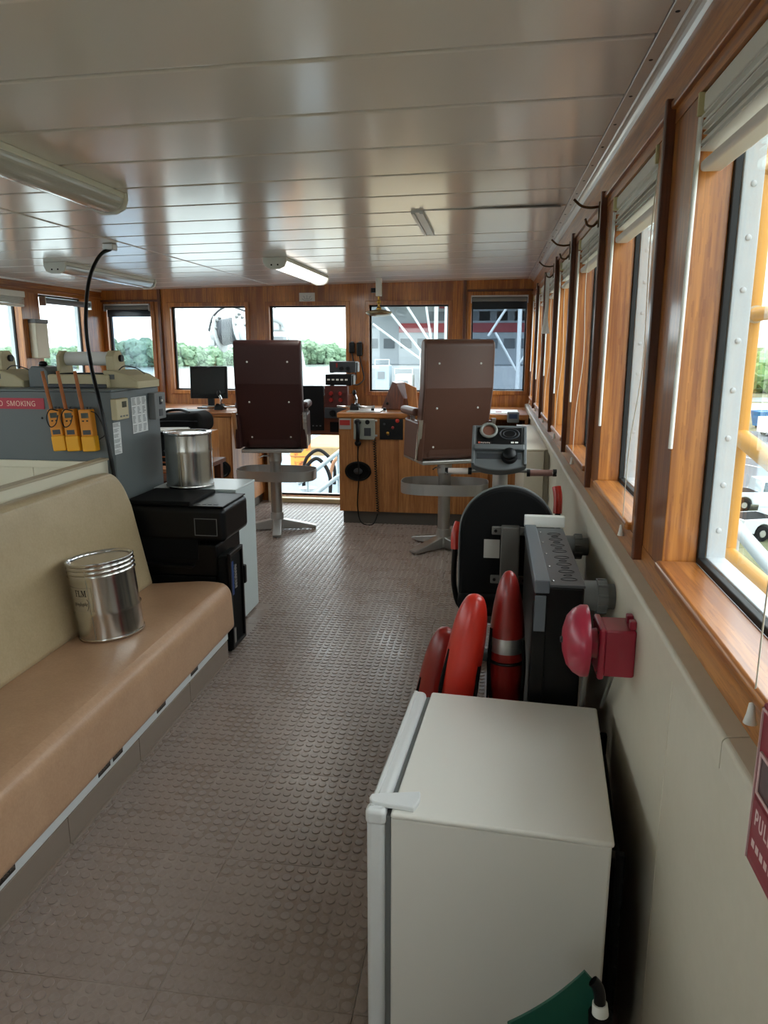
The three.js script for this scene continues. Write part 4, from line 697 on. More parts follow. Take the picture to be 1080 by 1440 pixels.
// control levers
function lever(x, y, z, label) {
  const l = thing('control_lever', label, 'lever', [x, y, z], 0, 'control levers');
  part('quadrant', extrude([[-0.06, 0], [0.06, 0], [0.05, 0.035], [0.0, 0.055], [-0.05, 0.035]], 0.08, 0.006).rotateY(Math.PI / 2).translate(-0.04, 0, 0), M.black, l);
  const s = part('stalk', tube([[0, 0.03, 0], [0.012, 0.09, 0.005], [-0.004, 0.14, 0.01]], 0.012, 16, 8), M.chrome, l);
  part('grip', [ball(0.022, -0.006, 0.15, 0.01, 0.8, 1.3, 0.8)], M.black, s);
  parts('side_handle', [tube([[-0.03, 0.03, 0.02], [-0.08, 0.028, 0.03], [-0.16, 0.03, 0.03]], 0.012, 14, 8), tube([[0.03, 0.03, 0.02], [0.09, 0.028, 0.03], [0.18, 0.03, 0.03]], 0.012, 14, 8)], M.chrome, l);
}
lever(-1.2, 1.004, -6.62, 'chrome and black throttle lever on the console with telephone'); lever(-2.47, 0.99, -6.62, 'chrome and black throttle lever in front of the monitor');
{
  const p = placed('chart_papers', 'white papers lying on the left wooden console', 'papers', [-2.95, 0.99, -6.6]);
  part('sheet', merge(cbox(0.32, 0.003, 0.24)).rotateY(0.2).translate(-2.96, 0.992, -6.55), M.paper, p); part('sheet', merge(cbox(0.3, 0.004, 0.2)).rotateY(-0.1).translate(-2.75, 0.993, -6.5), mat(0xc7d0d6, 0.7), p);
  const q = placed('log_sheets', 'white log sheets on the worktop beside the window ledge', 'papers', [0.15, 0.996, -6.7]);
  part('sheet', merge(cbox(0.3, 0.004, 0.4)).translate(0.1, 0.998, -6.66), M.paper, q); part('sheet', merge(cbox(0.05, 0.002, 0.06)).translate(0.08, 1.001, -6.6), mat(0xa33b3b, 0.6), q);
  const w = placed('indicator_box', 'slanted dark wood box with black knobs on the right console', 'instrument', [-0.79, 0.995, -6.85]);
  const bd = part('housing', extrude([[-0.14, 0], [0.1, 0], [0.1, 0.1], [0.02, 0.24], [-0.02, 0.25]], 0.16, 0.004).rotateY(R(-24)).translate(-0.8, 0.998, -6.9), M.teakDark, w, { axis: 'y' });
  part('knob', [ball(0.018, -0.87, 1.19, -6.8), ball(0.018, -0.9, 1.12, -6.79), ball(0.014, -0.93, 1.05, -6.78)], M.black, bd);
  part('side_board', merge(extrude([[0, 0], [0.09, 0], [0.07, 0.2], [-0.05, 0.245]], 0.012, 0.002)).rotateY(R(-24)).translate(-0.72, 0.998, -6.76), M.oak, w, { axis: 'y' });
  for (const [x, z, i] of [[-1.03, -6.55, 0], [-0.93, -6.6, 1]]) { const k = part('rotary_knob', cyl(V(x, 0.995, z), V(x, 1.025, z), 0.016, 0.013, 16), M.black, rc); part('skirt', cyl(V(x, 0.995, z), V(x, 1.003, z), 0.024, 0.022, 18), M.alu, k); }
  const b = placed('binoculars', 'dark binoculars in the cubby under the worktop', 'binoculars', [0.2, 0.78, -6.55]);
  part('barrel', cyl(V(0.16, 0.81, -6.47), V(0.16, 0.81, -6.62), 0.03, 0.022), M.black, b); part('barrel', cyl(V(0.24, 0.81, -6.47), V(0.24, 0.81, -6.62), 0.03, 0.022), M.black, b); part('bridge', box(0.16, 0.24, 0.8, 0.825, -6.58, -6.53, 0.005), M.black, b);
  const d = placed('small_display', 'small grey display unit on a bracket at the worktop edge', 'display', [0.19, 0.96, -6.37]);
  part('housing', box(0.15, 0.25, 0.93, 1.02, -6.4, -6.355, 0.008), M.midGrey, d); part('screen', box(0.165, 0.235, 0.965, 1.005, -6.356, -6.353), mat(0x2a3b55, 0.2), d);
}
{ // centre instrument rack
  const c = placed('instrument_rack', 'dark wood instrument rack spanning between the two consoles', 'instrument rack', [-1.8, 0.74, -7.1]);
  part('frame', box(-2.245, -1.33, 0.735, 1.11, -7.265, -6.92, 0.004), M.teakDark, c, { axis: 'x' });
  part('left_panel', box(-1.76, -1.555, 0.78, 1.2, -6.95, -6.89, 0.004), M.black, c);
  part('button_row', [0, 1, 2, 3].map((k) => box(-1.7 + k * 0.035, -1.685 + k * 0.035, 0.82, 0.83, -6.89, -6.886)), M.midGrey, c);
  part('red_panel', box(-1.545, -1.325, 0.96, 1.2, -6.98, -6.9, 0.004), mat(0x4a1d17, 0.4), c);
  for (const [x, y] of [[-1.48, 1.13], [-1.39, 1.13], [-1.48, 1.07], [-1.39, 1.07]]) part('knob', cyl(V(x, y, -6.9), V(x, y, -6.87), 0.02, 0.017, 18), M.redDark, c);
  part('tuner_panel', box(-1.54, -1.33, 0.9, 1.0, -6.9, -6.86, 0.004), M.darkGrey, c); part('tuner_dial', cyl(V(-1.46, 0.95, -6.86), V(-1.46, 0.95, -6.84), 0.03, 0.028, 24), M.black, c);
  part('lower_grille', box(-1.5, -1.35, 0.765, 0.86, -6.92, -6.912, 0.003), M.blackMatte, c);
  for (const [y0, y1, dx, i] of [[1.206, 1.317, 0, 0], [1.323, 1.435, 0.04, 1]]) {
    const r = placed('marine_radio', ['black marine radio with a row of white buttons on the rack', 'dark grey marine radio stacked on another radio'][i], 'radio', [-1.4, y0, -7.0], 'marine radios');
    part('housing', box(-1.535 + dx, -1.285 + dx, y0, y1 - 0.01, -7.08, -6.9, 0.008), i ? M.darkGrey : M.black, r);
    if (!i) for (let k = 0; k < 5; k++) part('button', box(-1.515 + k * 0.042, -1.49 + k * 0.042, 1.25, 1.265, -6.901, -6.895, 0.002), M.plasticWhite, r);
    else { part('knob', cyl(V(-1.38, 1.36, -6.9), V(-1.38, 1.36, -6.875), 0.02, 0.017, 18), M.black, r); part('knob', cyl(V(-1.32, 1.36, -6.9), V(-1.32, 1.36, -6.875), 0.02, 0.017, 18), M.black, r); part('badge', box(-1.43, -1.415, 1.37, 1.41, -6.901, -6.896), M.redDark, r); }
    part('side_bracket', box(-1.285 + dx, -1.272 + dx, y0 + 0.005, y1 - 0.02, -7.04, -6.94, 0.003), M.midGrey, r);
    part('spacer_foot', [box(-1.5, -1.47, y0 - 0.006, y0 + 0.002, -7.0, -6.95), box(-1.33, -1.3, y0 - 0.006, y0 + 0.002, -7.0, -6.95)], M.black, r);
  }
  [[-1.345, 'black fist microphone on a hook beside the rack radios'], [-1.27, 'black fist microphone on a hook towards the window with dock view']].forEach(([x, label], i) => {
    const m = placed('microphone', label, 'microphone', [x, 1.55, -7.27], 'fist microphones'); part('body', box(x - 0.027, x + 0.027, 1.5 - i * 0.03, 1.6, -7.285, -7.24, 0.012), M.black, m); part('clip', box(x - 0.015, x + 0.015, 1.57, 1.61, -7.3, -7.28, 0.003), M.midGrey, m);
    part('cord', tube([[x, 1.5 - i * 0.03, -7.26], [x + 0.03, 1.35, -7.24], [x + 0.05, 1.25, -7.2], [x - 0.01, 1.2, -7.12], [x - 0.05, 1.23, -7.07]], 0.006, 30, 6), M.black, m);
  });
  const p = placed('certificate_plate', 'small white builder plate on the wood above the middle window', 'plate', [-1.79, 2.03, -7.29]);
  part('plate', merge(new THREE.BoxGeometry(0.155, 0.09, 0.006)).translate(-1.79, 2.026, -7.296), new THREE.MeshStandardMaterial({ roughness: 0.5, map: canvasTex(256, 150, (x, w, h) => { x.fillStyle = '#dddcd6'; x.fillRect(0, 0, w, h); x.strokeStyle = '#7d8286'; x.lineWidth = 6; x.beginPath(); x.ellipse(128, 78, 84, 44, 0, 0.2, 2.9); x.stroke(); x.beginPath(); x.ellipse(128, 70, 52, 28, 0, 0.1, 3.0); x.stroke(); x.beginPath(); x.moveTo(128, 40); x.lineTo(128, 96); x.moveTo(60, 50); x.lineTo(95, 70); x.moveTo(196, 50); x.lineTo(160, 70); x.stroke(); }) }), p, { uv: true });
  const l = placed('ceiling_repeater', 'brass disc instrument hanging on a white ceiling stem', 'instrument', [-1.01, 2.15, -6.8]);
  part('stem', box(-1.035, -0.985, 2.0, ceilY(-1.01) , -6.825, -6.775, 0.004), M.plasticWhite, l); part('rod', cyl(V(-1.01, 1.88, -6.8), V(-1.01, 2.005, -6.8), 0.009), M.brass, l);
  part('joint', [ball(0.02, -1.01, 1.95, -6.8), ball(0.024, -1.01, 1.89, -6.8)], M.brass, l);
  part('disc', lathe([[0, 0.03], [0.04, 0.028], [0.115, 0.012], [0.12, 0], [0.1, -0.02], [0.04, -0.03], [0, -0.03]], 36).translate(-1.01, 1.855, -6.8), mat(0x8f8468, 0.3, { metalness: 0.8 }), l);
  part('side_clamp', box(-1.08, -1.04, 2.03, 2.07, -6.82, -6.78, 0.005), M.black, l);
}
// roller blinds
function roller(label, x0, x1, top, bottom, z) {
  const r = placed('roller_blind', label, 'blind', [(x0 + x1) / 2, top, z]);
  part('roller_tube', cyl(V(x0, top, z), V(x1, top, z), 0.022, 0.022, 24), M.midGrey, r);
  part('cassette', box(x0 - 0.01, x1 + 0.01, top + 0.02, top + 0.034, z - 0.03, z + 0.03, 0.003), M.alu, r);
  part('end_bracket', [box(x0 - 0.012, x0 - 0.006, top - 0.035, top + 0.034, z - 0.03, z + 0.03, 0.002), box(x1 + 0.006, x1 + 0.012, top - 0.035, top + 0.034, z - 0.03, z + 0.03, 0.002)], M.alu, r);
  if (bottom) { part('tinted_film', box(x0 + 0.004, x1 - 0.004, bottom, top, z - 0.021, z - 0.02), M.film, r); part('valance', box(x0, x1, top - 0.09, top + 0.0, z - 0.024, z - 0.0205), M.darkGrey, r); part('bottom_bar', box(x0 + 0.004, x1 - 0.004, bottom - 0.012, bottom, z - 0.026, z - 0.014, 0.003), M.alu, r); }
}
roller('tinted roller blind over the corner window beside the right-hand wall', -0.19, 0.315, 1.995, 1.15, ZF + 0.025);
roller('tinted roller blind over the corner window near the hanging cable', -3.87, -3.41, 1.945, 1.17, ZF + 0.025);
{
  const r = placed('roller_blind', 'rolled-up grey blind over the last window of the left wall', 'blind', [-3.9, 1.9, -6.6]);
  part('roller_tube', cyl(V(-3.905, 1.955, -6.98), V(-3.905, 1.955, -6.24), 0.026, 0.026, 24), M.midGrey, r); part('end_bracket', [box(-3.93, -3.87, 1.91, 1.99, -7.0, -6.99), box(-3.93, -3.87, 1.91, 1.99, -6.235, -6.225)], M.alu, r);
  const b = placed('window_blind', 'raised white slatted blind on the left wall beside the cream dispenser', 'blind', [-3.9, 1.95, -5.6]);
  part('headrail', box(-3.94, -3.88, 1.96, 2.01, -5.955, -5.255, 0.006), M.plasticWhite, b); for (let k = 0; k < 6; k++) part('slat', box(-3.945, -3.89, 1.912 + k * 0.008, 1.916 + k * 0.008, -5.95, -5.26, 0.001), M.plasticWhite, b); part('bottom_rail', box(-3.945, -3.89, 1.885, 1.907, -5.95, -5.26, 0.006), M.plasticWhite, b);
}
// ---------- outside: deck, water, far shore, dock, quay ----------
{
  const w = struct('water', 'pale grey river water', 'water'); w.userData.kind = 'stuff';
  const g = new THREE.PlaneGeometry(3600, 3600).rotateX(-Math.PI / 2).translate(0, -9, -900);
  part('surface', g, mat(0x6d7673, 0.18, { bumpMap: T.water, bumpScale: 0.25 }), w);
}
const leafMats = [0x566f56, 0x5f7860, 0x4f684f, 0x687f66].map((c) => mat(c, 0.9));
function blob(seed, det = 2) { // lumpy crown, about unit size
  const g = new THREE.IcosahedronGeometry(1, det), p = g.attributes.position, v = V();
  for (let i = 0; i < p.count; i++) { v.fromBufferAttribute(p, i); const n = v.clone().multiplyScalar(2.1), k = 0.72 + 0.5 * (0.5 + 0.5 * Math.sin(n.x * 2.3 + seed) * Math.sin(n.y * 2.9 + seed * 1.7) * Math.cos(n.z * 2.6 + seed * 0.6)) + 0.14 * Math.sin(n.x * 7 + seed * 3) * Math.sin(n.y * 6.3) * Math.cos(n.z * 7.7 + seed); v.multiplyScalar(k); p.setXYZ(i, v.x, v.y, v.z); }
  g.computeVertexNormals(); return g;
}
const crowns = [1, 2, 3, 4].map((k) => { const g = merge(blob(k * 2.7)); boxUV(g); return g; });
{ // wooded far bank
  const line = [[-380, 120], [-330, -120], [-290, -250], [-235, -335], [-185, -405], [-140, -455], [-98, -490], [-60, -560], [0, -660], [120, -800]];
  const bank = struct('far_bank', 'low wooded bank across the water', 'ground'), s = new THREE.Shape();
  s.moveTo(line[0][0], -line[0][1]); for (const [x, z] of line) s.lineTo(x, -z); for (const [x, z] of [...line].reverse()) s.lineTo(x * 1.3 - 40, -z * 1.3 + 60); s.closePath();
  part('ground', new THREE.ShapeGeometry(s).rotateX(-Math.PI / 2).translate(0, -8.6, 0), mat(0x7d8c66, 0.95), bank);
  const f = new THREE.Group(); f.name = 'forest'; f.userData = { label: 'dense green forest along the far bank', category: 'forest', kind: 'stuff' }; scene.add(f);
  const curve2 = new THREE.CatmullRomCurve3(line.map(([x, z]) => V(x, 0, z))), per = 1300, m4 = new THREE.Matrix4(), qq = new THREE.Quaternion();
  crowns.forEach((g, c) => {
    const im = new THREE.InstancedMesh(g, leafMats[c], per); im.name = 'tree_crowns'; im.userData.kind = 'stuff'; im.castShadow = im.receiveShadow = true;
    for (let i = 0; i < per; i++) {
      const p = curve2.getPoint(rnd()), back = rnd() * 26, n = Math.hypot(p.x, p.z), r = 1.3 + 2.0 * rnd(), y = -8.6 + Math.pow(rnd(), 0.8) * (8.5 + 3 * Math.sin(p.x * 0.09) + back * 0.1);
      qq.setFromEuler(new THREE.Euler(rnd() * 6, rnd() * 6, rnd() * 6)); im.setMatrixAt(i, m4.compose(V(p.x * (1 + back / n), y, p.z * (1 + back / n)), qq, V(r * 1.2, r, r * 1.2)));
    }
    f.add(im);
  });
  const d = struct('far_shore', 'thin dark shore on the horizon', 'ground'); part('ground', box(-100, 1500, -9, 2, -1500, -1450), mat(0x7d8c66, 0.95), d);
}
{ // quay on the right
  const q = struct('quay_ground', 'grassy quay with patches of pavement', 'ground');
  const sh = new THREE.Shape(); [[6, 60], [6, -52], [9, -100], [18, -135], [60, -170], [140, -175], [260, 60]].forEach(([x, z], i) => i ? sh.lineTo(x, -z) : sh.moveTo(x, -z));
  part('grass_field', extrude(sh, 2).rotateX(-Math.PI / 2).translate(0, -9.7, 0), mat(0xffffff, 0.95, { map: T.grass }), q);
  part('asphalt_lot', extrude([[14, 50], [15.5, 60], [19, 88], [80, 92], [80, 47]], 0.04).rotateX(-Math.PI / 2).translate(0, -7.7, 0), mat(0xffffff, 0.9, { map: T.asphalt }), q);
  part('gravel_patch', extrude([[20, 108], [70, 112], [90, 140], [24, 132]], 0.05).rotateX(-Math.PI / 2).translate(0, -7.7, 0), mat(0x8a877e, 0.95), q);
  for (const [x, z] of [[20, -64], [23, -64.5], [26, -65]]) part('bay_line', merge(box(0, 0.12, -7.66, -7.65, -3, 3)).rotateY(0.4).translate(x, 0, z), mat(0xd8d8d2, 0.8), q);
  const p = struct('inlet', 'pale muddy inlet water beyond the quay', 'water'); p.userData.kind = 'stuff'; part('surface', extrude([[24, 138], [50, 150], [120, 160], [120, 146], [60, 138]], 0.03).rotateX(-Math.PI / 2).translate(0, -7.68, 0), mat(0x8d9496, 0.3), p);
}
// bushes on the quay
[[46, -152, 5, 'large green bush beyond the blue skip'], [58, -167, 6.5, 'tall green tree behind the quay inlet'], [40, -160, 4, 'low green bush by the inlet edge'], [70, -166, 5, 'rounded green bush right of the tall tree'], [17, -96, 2.2, 'bush in front of the red pickup truck'], [20, -104, 2.6, 'bush behind the red pickup truck'], [15, -110, 3, 'bush at the quay edge beyond red pickup truck'], [19.5, -122, 3.4, 'far bush at the quay point']].forEach(([x, z, r, label], i) => {
  const b = thing('bush', label, 'bush', [x, -7.7, z], i, 'bushes on the quay');
  const lumps = []; for (let k = 0; k < 7; k++) { const a = hash(k, i, 1) * 6.3, d = r * 0.55 * hash(k, i, 2), s = r * (0.4 + 0.25 * hash(k, i, 3)); lumps.push(blob(k + i * 3.1, 3).scale(s, s, s).translate(d * Math.cos(a), r * (0.5 + 0.5 * hash(k, i, 4)), d * Math.sin(a))); }
  part('foliage', lumps, mat([0x55703e, 0x617c48, 0x4a6738][i % 3], 0.9), b, { kind: 'stuff' });
  part('trunk', cyl(V(0, 0, 0), V(0, r * 0.6, 0), r * 0.06, r * 0.04, 8), mat(0x6b5a45, 0.9), b);
});
function pickup(label, color, pos, turn) { // nose towards local +x
  const t = thing('pickup_truck', label, 'truck', pos, turn, 'parked pickup trucks'), paint = pmat(color, 0.35, { clearcoat: 0.6, clearcoatRoughness: 0.1 });
  const arch = (x) => { const p = []; for (let i = 0; i <= 8; i++) { const a = Math.PI - i / 8 * Math.PI; p.push([x + 0.46 * Math.cos(a), 0.42 + 0.46 * Math.sin(a)]); } return p; };
  part('lower_body', extrude([[-2.75, 0.42], ...arch(-1.65), ...arch(1.75), [2.7, 0.42], [2.75, 0.85], [2.65, 1.05], [1.1, 1.12], [-0.75, 1.12], [-2.75, 1.12]], 1.85, 0.04).translate(0, 0, -0.925), paint, t);
  const cab = part('cab', extrude([[-0.72, 1.1], [1.15, 1.1], [0.5, 1.78], [-0.6, 1.8]], 1.6, 0.06).translate(0, 0, -0.8), paint, t);
  for (const s of [-1, 1]) part('side_glass', extrude([[-0.58, 1.16], [0.92, 1.16], [0.42, 1.68], [-0.52, 1.7]], 0.02).translate(0, 0, s * 0.8 - 0.01), pmat(0x20262a, 0.08, {}), cab);
  part('windscreen', merge(extrude([[-0.7, 0], [0.7, 0], [0.6, 0.8], [-0.6, 0.8]], 0.02)).rotateY(Math.PI / 2).rotateZ(R(43)).translate(1.13, 1.15, 0), pmat(0x20262a, 0.08, {}), cab);
  part('bed_floor', box(-2.65, -0.8, 1.1, 1.13, -0.78, 0.78), M.blackMatte, t);
  for (const x of [-1.65, 1.75]) for (const s of [-1, 1]) { const w = part('wheel', lathe([[0.2, -0.11], [0.36, -0.11], [0.385, -0.07], [0.385, 0.07], [0.36, 0.11], [0.2, 0.11]], 28).rotateX(Math.PI / 2).translate(x, 0.385, s * 0.82), M.blackMatte, t); part('hub', cyl(V(x, 0.385, s * 0.85), V(x, 0.385, s * 0.93), 0.21, 0.17, 16), M.alu, w); }
  part('bumper', box(2.68, 2.85, 0.45, 0.68, -0.9, 0.9, 0.05), M.chrome, t); part('bumper', box(-2.88, -2.7, 0.45, 0.65, -0.9, 0.9, 0.05), M.chrome, t);
  for (const s of [-1, 1]) part('headlight', box(2.62, 2.77, 0.78, 0.98, s * 0.75 - 0.14, s * 0.75 + 0.14, 0.03), M.plasticWhite, t);
}
pickup('white pickup truck parked on the grass beside the asphalt', 0xb9bfc2, [16.2, -7.7, -45.3], R(8));
pickup('white pickup truck parked nearer the ship railing', 0xb9bfc2, [14.6, -7.7, -38.6], R(20));
pickup('red pickup truck parked beyond the bushes', 0xb3202a, [17.2, -7.7, -80], R(170));
{
  const d = thing('skip_container', 'blue steel waste skip on the asphalt lot', 'skip', [34.2, -7.66, -93], R(10)), m = mat(0x1f6496, 0.5);
  part('tub', extrude([[-3, 0.2], [3, 0.2], [3.4, 1.9], [-3.4, 1.9]], 2.2, 0.05).translate(0, 0, -1.1), m, d); part('rim', frameXY(-3.45, 3.45, -1.2, 1.2, 0.14, 0, 0.14, 0.01).rotateX(-Math.PI / 2).translate(0, 1.85, 0), m, d);
  for (let k = -2; k <= 2; k++) part('rib', box(k * 1.3 - 0.06, k * 1.3 + 0.06, 0.3, 1.85, 1.1, 1.22), m, d); part('skid', box(-2.8, 2.8, 0, 0.22, -0.8, -0.6), M.darkGrey, d); part('skid', box(-2.8, 2.8, 0, 0.22, 0.6, 0.8), M.darkGrey, d);
  const w = thing('work_van', 'red and white work van at the edge of the asphalt lot', 'van', [31, -7.66, -84.5], R(12)); part('body', extrude([[-2.2, 0.4], [2.3, 0.4], [2.3, 1.1], [1.4, 1.3], [0.9, 2.0], [-2.2, 2.0]], 1.8, 0.08).translate(0, 0, -0.9), mat(0xe3ded8, 0.4), w); part('red_door', box(0.2, 1.7, 0.5, 1.25, 0.88, 0.93, 0.02), M.red, w); for (const x of [-1.4, 1.4]) for (const s of [-1, 1]) part('wheel', cyl(V(x, 0.36, s * 0.75), V(x, 0.36, s * 0.93), 0.36, 0.36, 20), M.blackMatte, w);
}
{ // yellow pipe guard rail outside the side windows, white handrail below
  const r = placed('guard_rail', 'ochre yellow pipe guard rail just outside the side windows', 'railing', [1.0, -0.3, -2.0]);
  for (const z of [-3.13, -1.2, 0.9, -5.3, -7.35]) part('post', cyl(V(1.0, -0.3, z), V(1.0, 2.5, z), 0.027, 0.027, 14), M.yellowPaint, r);
  part('pipe', cyl(V(1.0, 0.715, -7.4), V(1.0, 0.715, 1.2), 0.033, 0.033, 14), M.yellowPaint, r); part('pipe', cyl(V(1.0, 1.216, -3.25), V(1.0, 0.72, 0.5), 0.036, 0.036, 14), M.yellowPaint, r);
  part('pipe', cyl(V(1.0, 1.675, -3.25), V(1.0, 1.675, 1.2), 0.026, 0.026, 14), M.yellowPaint, r); part('pipe', cyl(V(1.0, 2.16, -3.27), V(1.0, 2.4, -2.2), 0.026, 0.026, 14), M.yellowPaint, r);
  part('pipe', cyl(V(1.0, 2.45, -7.4), V(1.0, 2.45, 1.2), 0.026, 0.026, 14), M.yellowPaint, r); part('pipe_sleeve', cyl(V(1.0, 1.675, -3.2), V(1.0, 1.675, -3.1), 0.034, 0.034, 14), mat(0xa39a80, 0.6), r);
  const h = placed('hand_rail', 'white pipe handrail below the guard rail outside', 'railing', [1.5, -0.3, -3]); part('pipe', cyl(V(1.5, 0.62, -5.6), V(1.5, -0.1, 0), 0.04, 0.04, 14), M.shipWhite, h); for (const z of [-5.5, -4.6, -2.7, -0.8]) part('post', cyl(V(1.5, -0.3, z), V(1.5, 0.6 - (z + 5.6) * 0.128, z), 0.025, 0.025, 10), M.shipWhite, h);
  const d = struct('side_deck', 'grey steel side deck', 'deck'); part('plate', box(0.52, 1.7, -0.4, -0.3, -8, 2), mat(0x9aa19e, 0.6), d);
}
{ // working deck ahead
  const d = struct('fore_deck', 'grey working deck ahead of the wheelhouse', 'deck');
  part('plate', box(-6.4, 2.6, -3.4, -3.3, -30, -7.45), mat(0x7d888d, 0.6), d); part('bulwark', [box(-6.5, -6.35, -3.3, -2.3, -30, -7.45), box(2.55, 2.7, -3.3, -2.3, -30, -7.45), box(-6.5, 2.7, -3.3, -2.0, -30.1, -29.9)], M.shipWhite, d);
  part('tan_hatch', box(-5.8, 1.8, -3.3, -1.4, -27, -22, 0.05), mat(0x8a7350, 0.8), d);
  const b = struct('upper_deck', 'blue grey platform below the foot window', 'deck'); part('plate', box(-6.2, 2.4, -0.9, -0.8, -16, -7.45), mat(0x5f707c, 0.6), b);
  const t = placed('deck_tank', 'rusty orange yellow cylindrical tank on deck', 'tank', [-3.63, -0.8, -14]); part('shell', lathe([[0, 1.2], [0.15, 1.18], [0.2, 1.1], [0.205, 0.05], [0.2, 0], [0, 0]], 36).translate(-3.63, -0.8, -14), mat(0xffffff, 0.6, { map: T.rust }), t); part('hoop', [0.3, 0.7].map((y) => new THREE.TorusGeometry(0.207, 0.012, 8, 40).rotateX(Math.PI / 2).translate(-3.63, -0.8 + y, -14)), mat(0x9a5a26, 0.6), t);
  const r = placed('deck_stair_rail', 'white sloping handrail on the platform ahead', 'railing', [-2.0, -0.8, -9]);
  for (const [y, y2] of [[0.0, 0.34], [-0.3, 0.04]]) part('pipe', cyl(V(-2.35, y - 0.12, -8.9), V(-1.2, y2 + 0.45, -9.1), 0.026, 0.026, 12), M.shipWhite, r);
  for (const x of [-2.25, -1.85, -1.4]) part('post', cyl(V(x, -0.8, -9), V(x, 0.0 + (x + 2.3) * 0.6, -9), 0.018, 0.018, 10), M.shipWhite, r);
  [[-2.6, -10.4, 'white bollard drum on the platform below the foot window'], [-1.75, -11.2, 'white bollard drum beside the stair rail']].forEach(([x, z, label]) => { const q = thing('deck_drum', label, 'drum', [x, -0.8, z]); part('drum', lathe([[0, 0], [0.13, 0], [0.09, 0.05], [0.09, 0.3], [0.13, 0.35], [0, 0.36]], 24), M.shipWhite, q); part('base_plate', box(-0.2, 0.2, 0, 0.02, -0.2, 0.2), M.midGrey, q); });
  [[-2.95, -12.6, 0.28], [-2.4, -12.2, 0.25], [-2.75, -11.6, 0.22]].forEach(([x, z, rr], i) => { const h = thing('hose_loop', ['black hose loop arching beside the orange tank', 'rusty hose loop behind the stair rail', 'black hose loop in front of the orange tank'][i], 'hose', [x, -0.8, z]); part('hose', tube([[-rr, 0, 0], [-rr * 0.95, 0.3, 0], [-rr * 0.6, 0.5, 0.05], [0, 0.6, 0], [rr * 0.6, 0.5, 0], [rr, 0.3, 0], [rr, 0, 0]], 0.03, 50, 8), i === 1 ? mat(0x9a6a4a, 0.7) : M.blackMatte, h); });
}
{ // crane winch seen through the left front window
  const w = placed('crane_winch', 'white crane jib with a grey wire drum, beyond the front windows', 'crane', [-8.6, -3.3, -25]);
  part('drum', cyl(V(-9.15, 2.05, -25), V(-8.55, 2.15, -25), 0.42, 0.42, 32), mat(0x50565c, 0.7), w);
  part('drum_wire', Array.from({ length: 12 }, (_, k) => new THREE.TorusGeometry(0.425, 0.022, 6, 32).rotateY(Math.PI / 2).rotateZ(0.16).translate(-9.12 + k * 0.048, 2.055 + k * 0.008, -25)), mat(0x3c4248, 0.6), w, { kind: 'stuff' });
  for (const [x, y] of [[-9.2, 2.04], [-8.5, 2.16]]) { const f = part('flange', lathe([[0, -0.03], [0.62, -0.03], [0.66, 0], [0.62, 0.03], [0, 0.03]], 40).rotateZ(Math.PI / 2 + 0.16).translate(x, y, -25), M.shipWhite, w); part('bolt', Array.from({ length: 10 }, (_, k) => ball(0.05, x, y + 0.5 * Math.cos(k * 0.628), -25 + 0.5 * Math.sin(k * 0.628), 1.4, 1, 1, 8)), M.midGrey, f, { kind: 'stuff' }); }
  part('motor', [cyl(V(-9.5, 1.95, -25), V(-9.22, 2.03, -25), 0.24, 0.3, 20), box(-9.62, -9.35, 1.6, 1.85, -25.2, -24.8, 0.04)], M.shipWhite, w);
  part('jib', [cyl(V(-8.45, 2.1, -25), V(-7.3, 0.6, -25.2), 0.34, 0.4, 16), cyl(V(-7.3, 0.6, -25.2), V(-7.1, -3.3, -25.2), 0.4, 0.45, 16)], M.shipWhite, w);
  part('hose', tube([[-9.5, 2.1, -24.7], [-9.3, 2.6, -24.7], [-8.8, 2.9, -24.7], [-8.2, 2.75, -24.8]], 0.04, 30, 6), M.darkGrey, w);
}
{ // white patrol launch / gantry seen through the middle window
  const s = placed('gantry', 'white curved gantry with a grey access panel ahead of the bow', 'gantry', [-8.0, -9, -30]);
  part('arch', tube([[-9.6, 2.6, -30], [-8.9, 2.75, -30], [-8.3, 2.55, -30], [-7.95, 1.8, -30], [-7.7, 0.9, -30], [-7.55, -2, -30]], 0.2, 50, 12), M.shipWhite, s);
  part('access_panel', extrude([[-8.55, 0.75], [-7.95, 0.75], [-8.2, 2.0], [-8.75, 2.0]], 0.1, 0.02).translate(0, 0, -29.8), mat(0x686e72, 0.5), s);
  part('hull', extrude([[-9.8, -8.98], [-7.2, -8.98], [-7.0, 0.35], [-7.25, 0.75], [-9.8, 0.75]], 1.6, 0.1).translate(0, 0, -31), M.shipWhite, s);
  part('deck_house', box(-9.6, -8.5, 2.2, 3.1, -31, -29.9, 0.1), M.shipWhite, s); part('mast', cyl(V(-9.1, 0.7, -29.6), V(-8.85, 2.5, -29.6), 0.03, 0.02, 8), M.darkGrey, s); part('mast', cyl(V(-8.7, 2.9, -30), V(-8.7, 4.2, -30), 0.03, 0.02, 8), M.darkGrey, s);
}
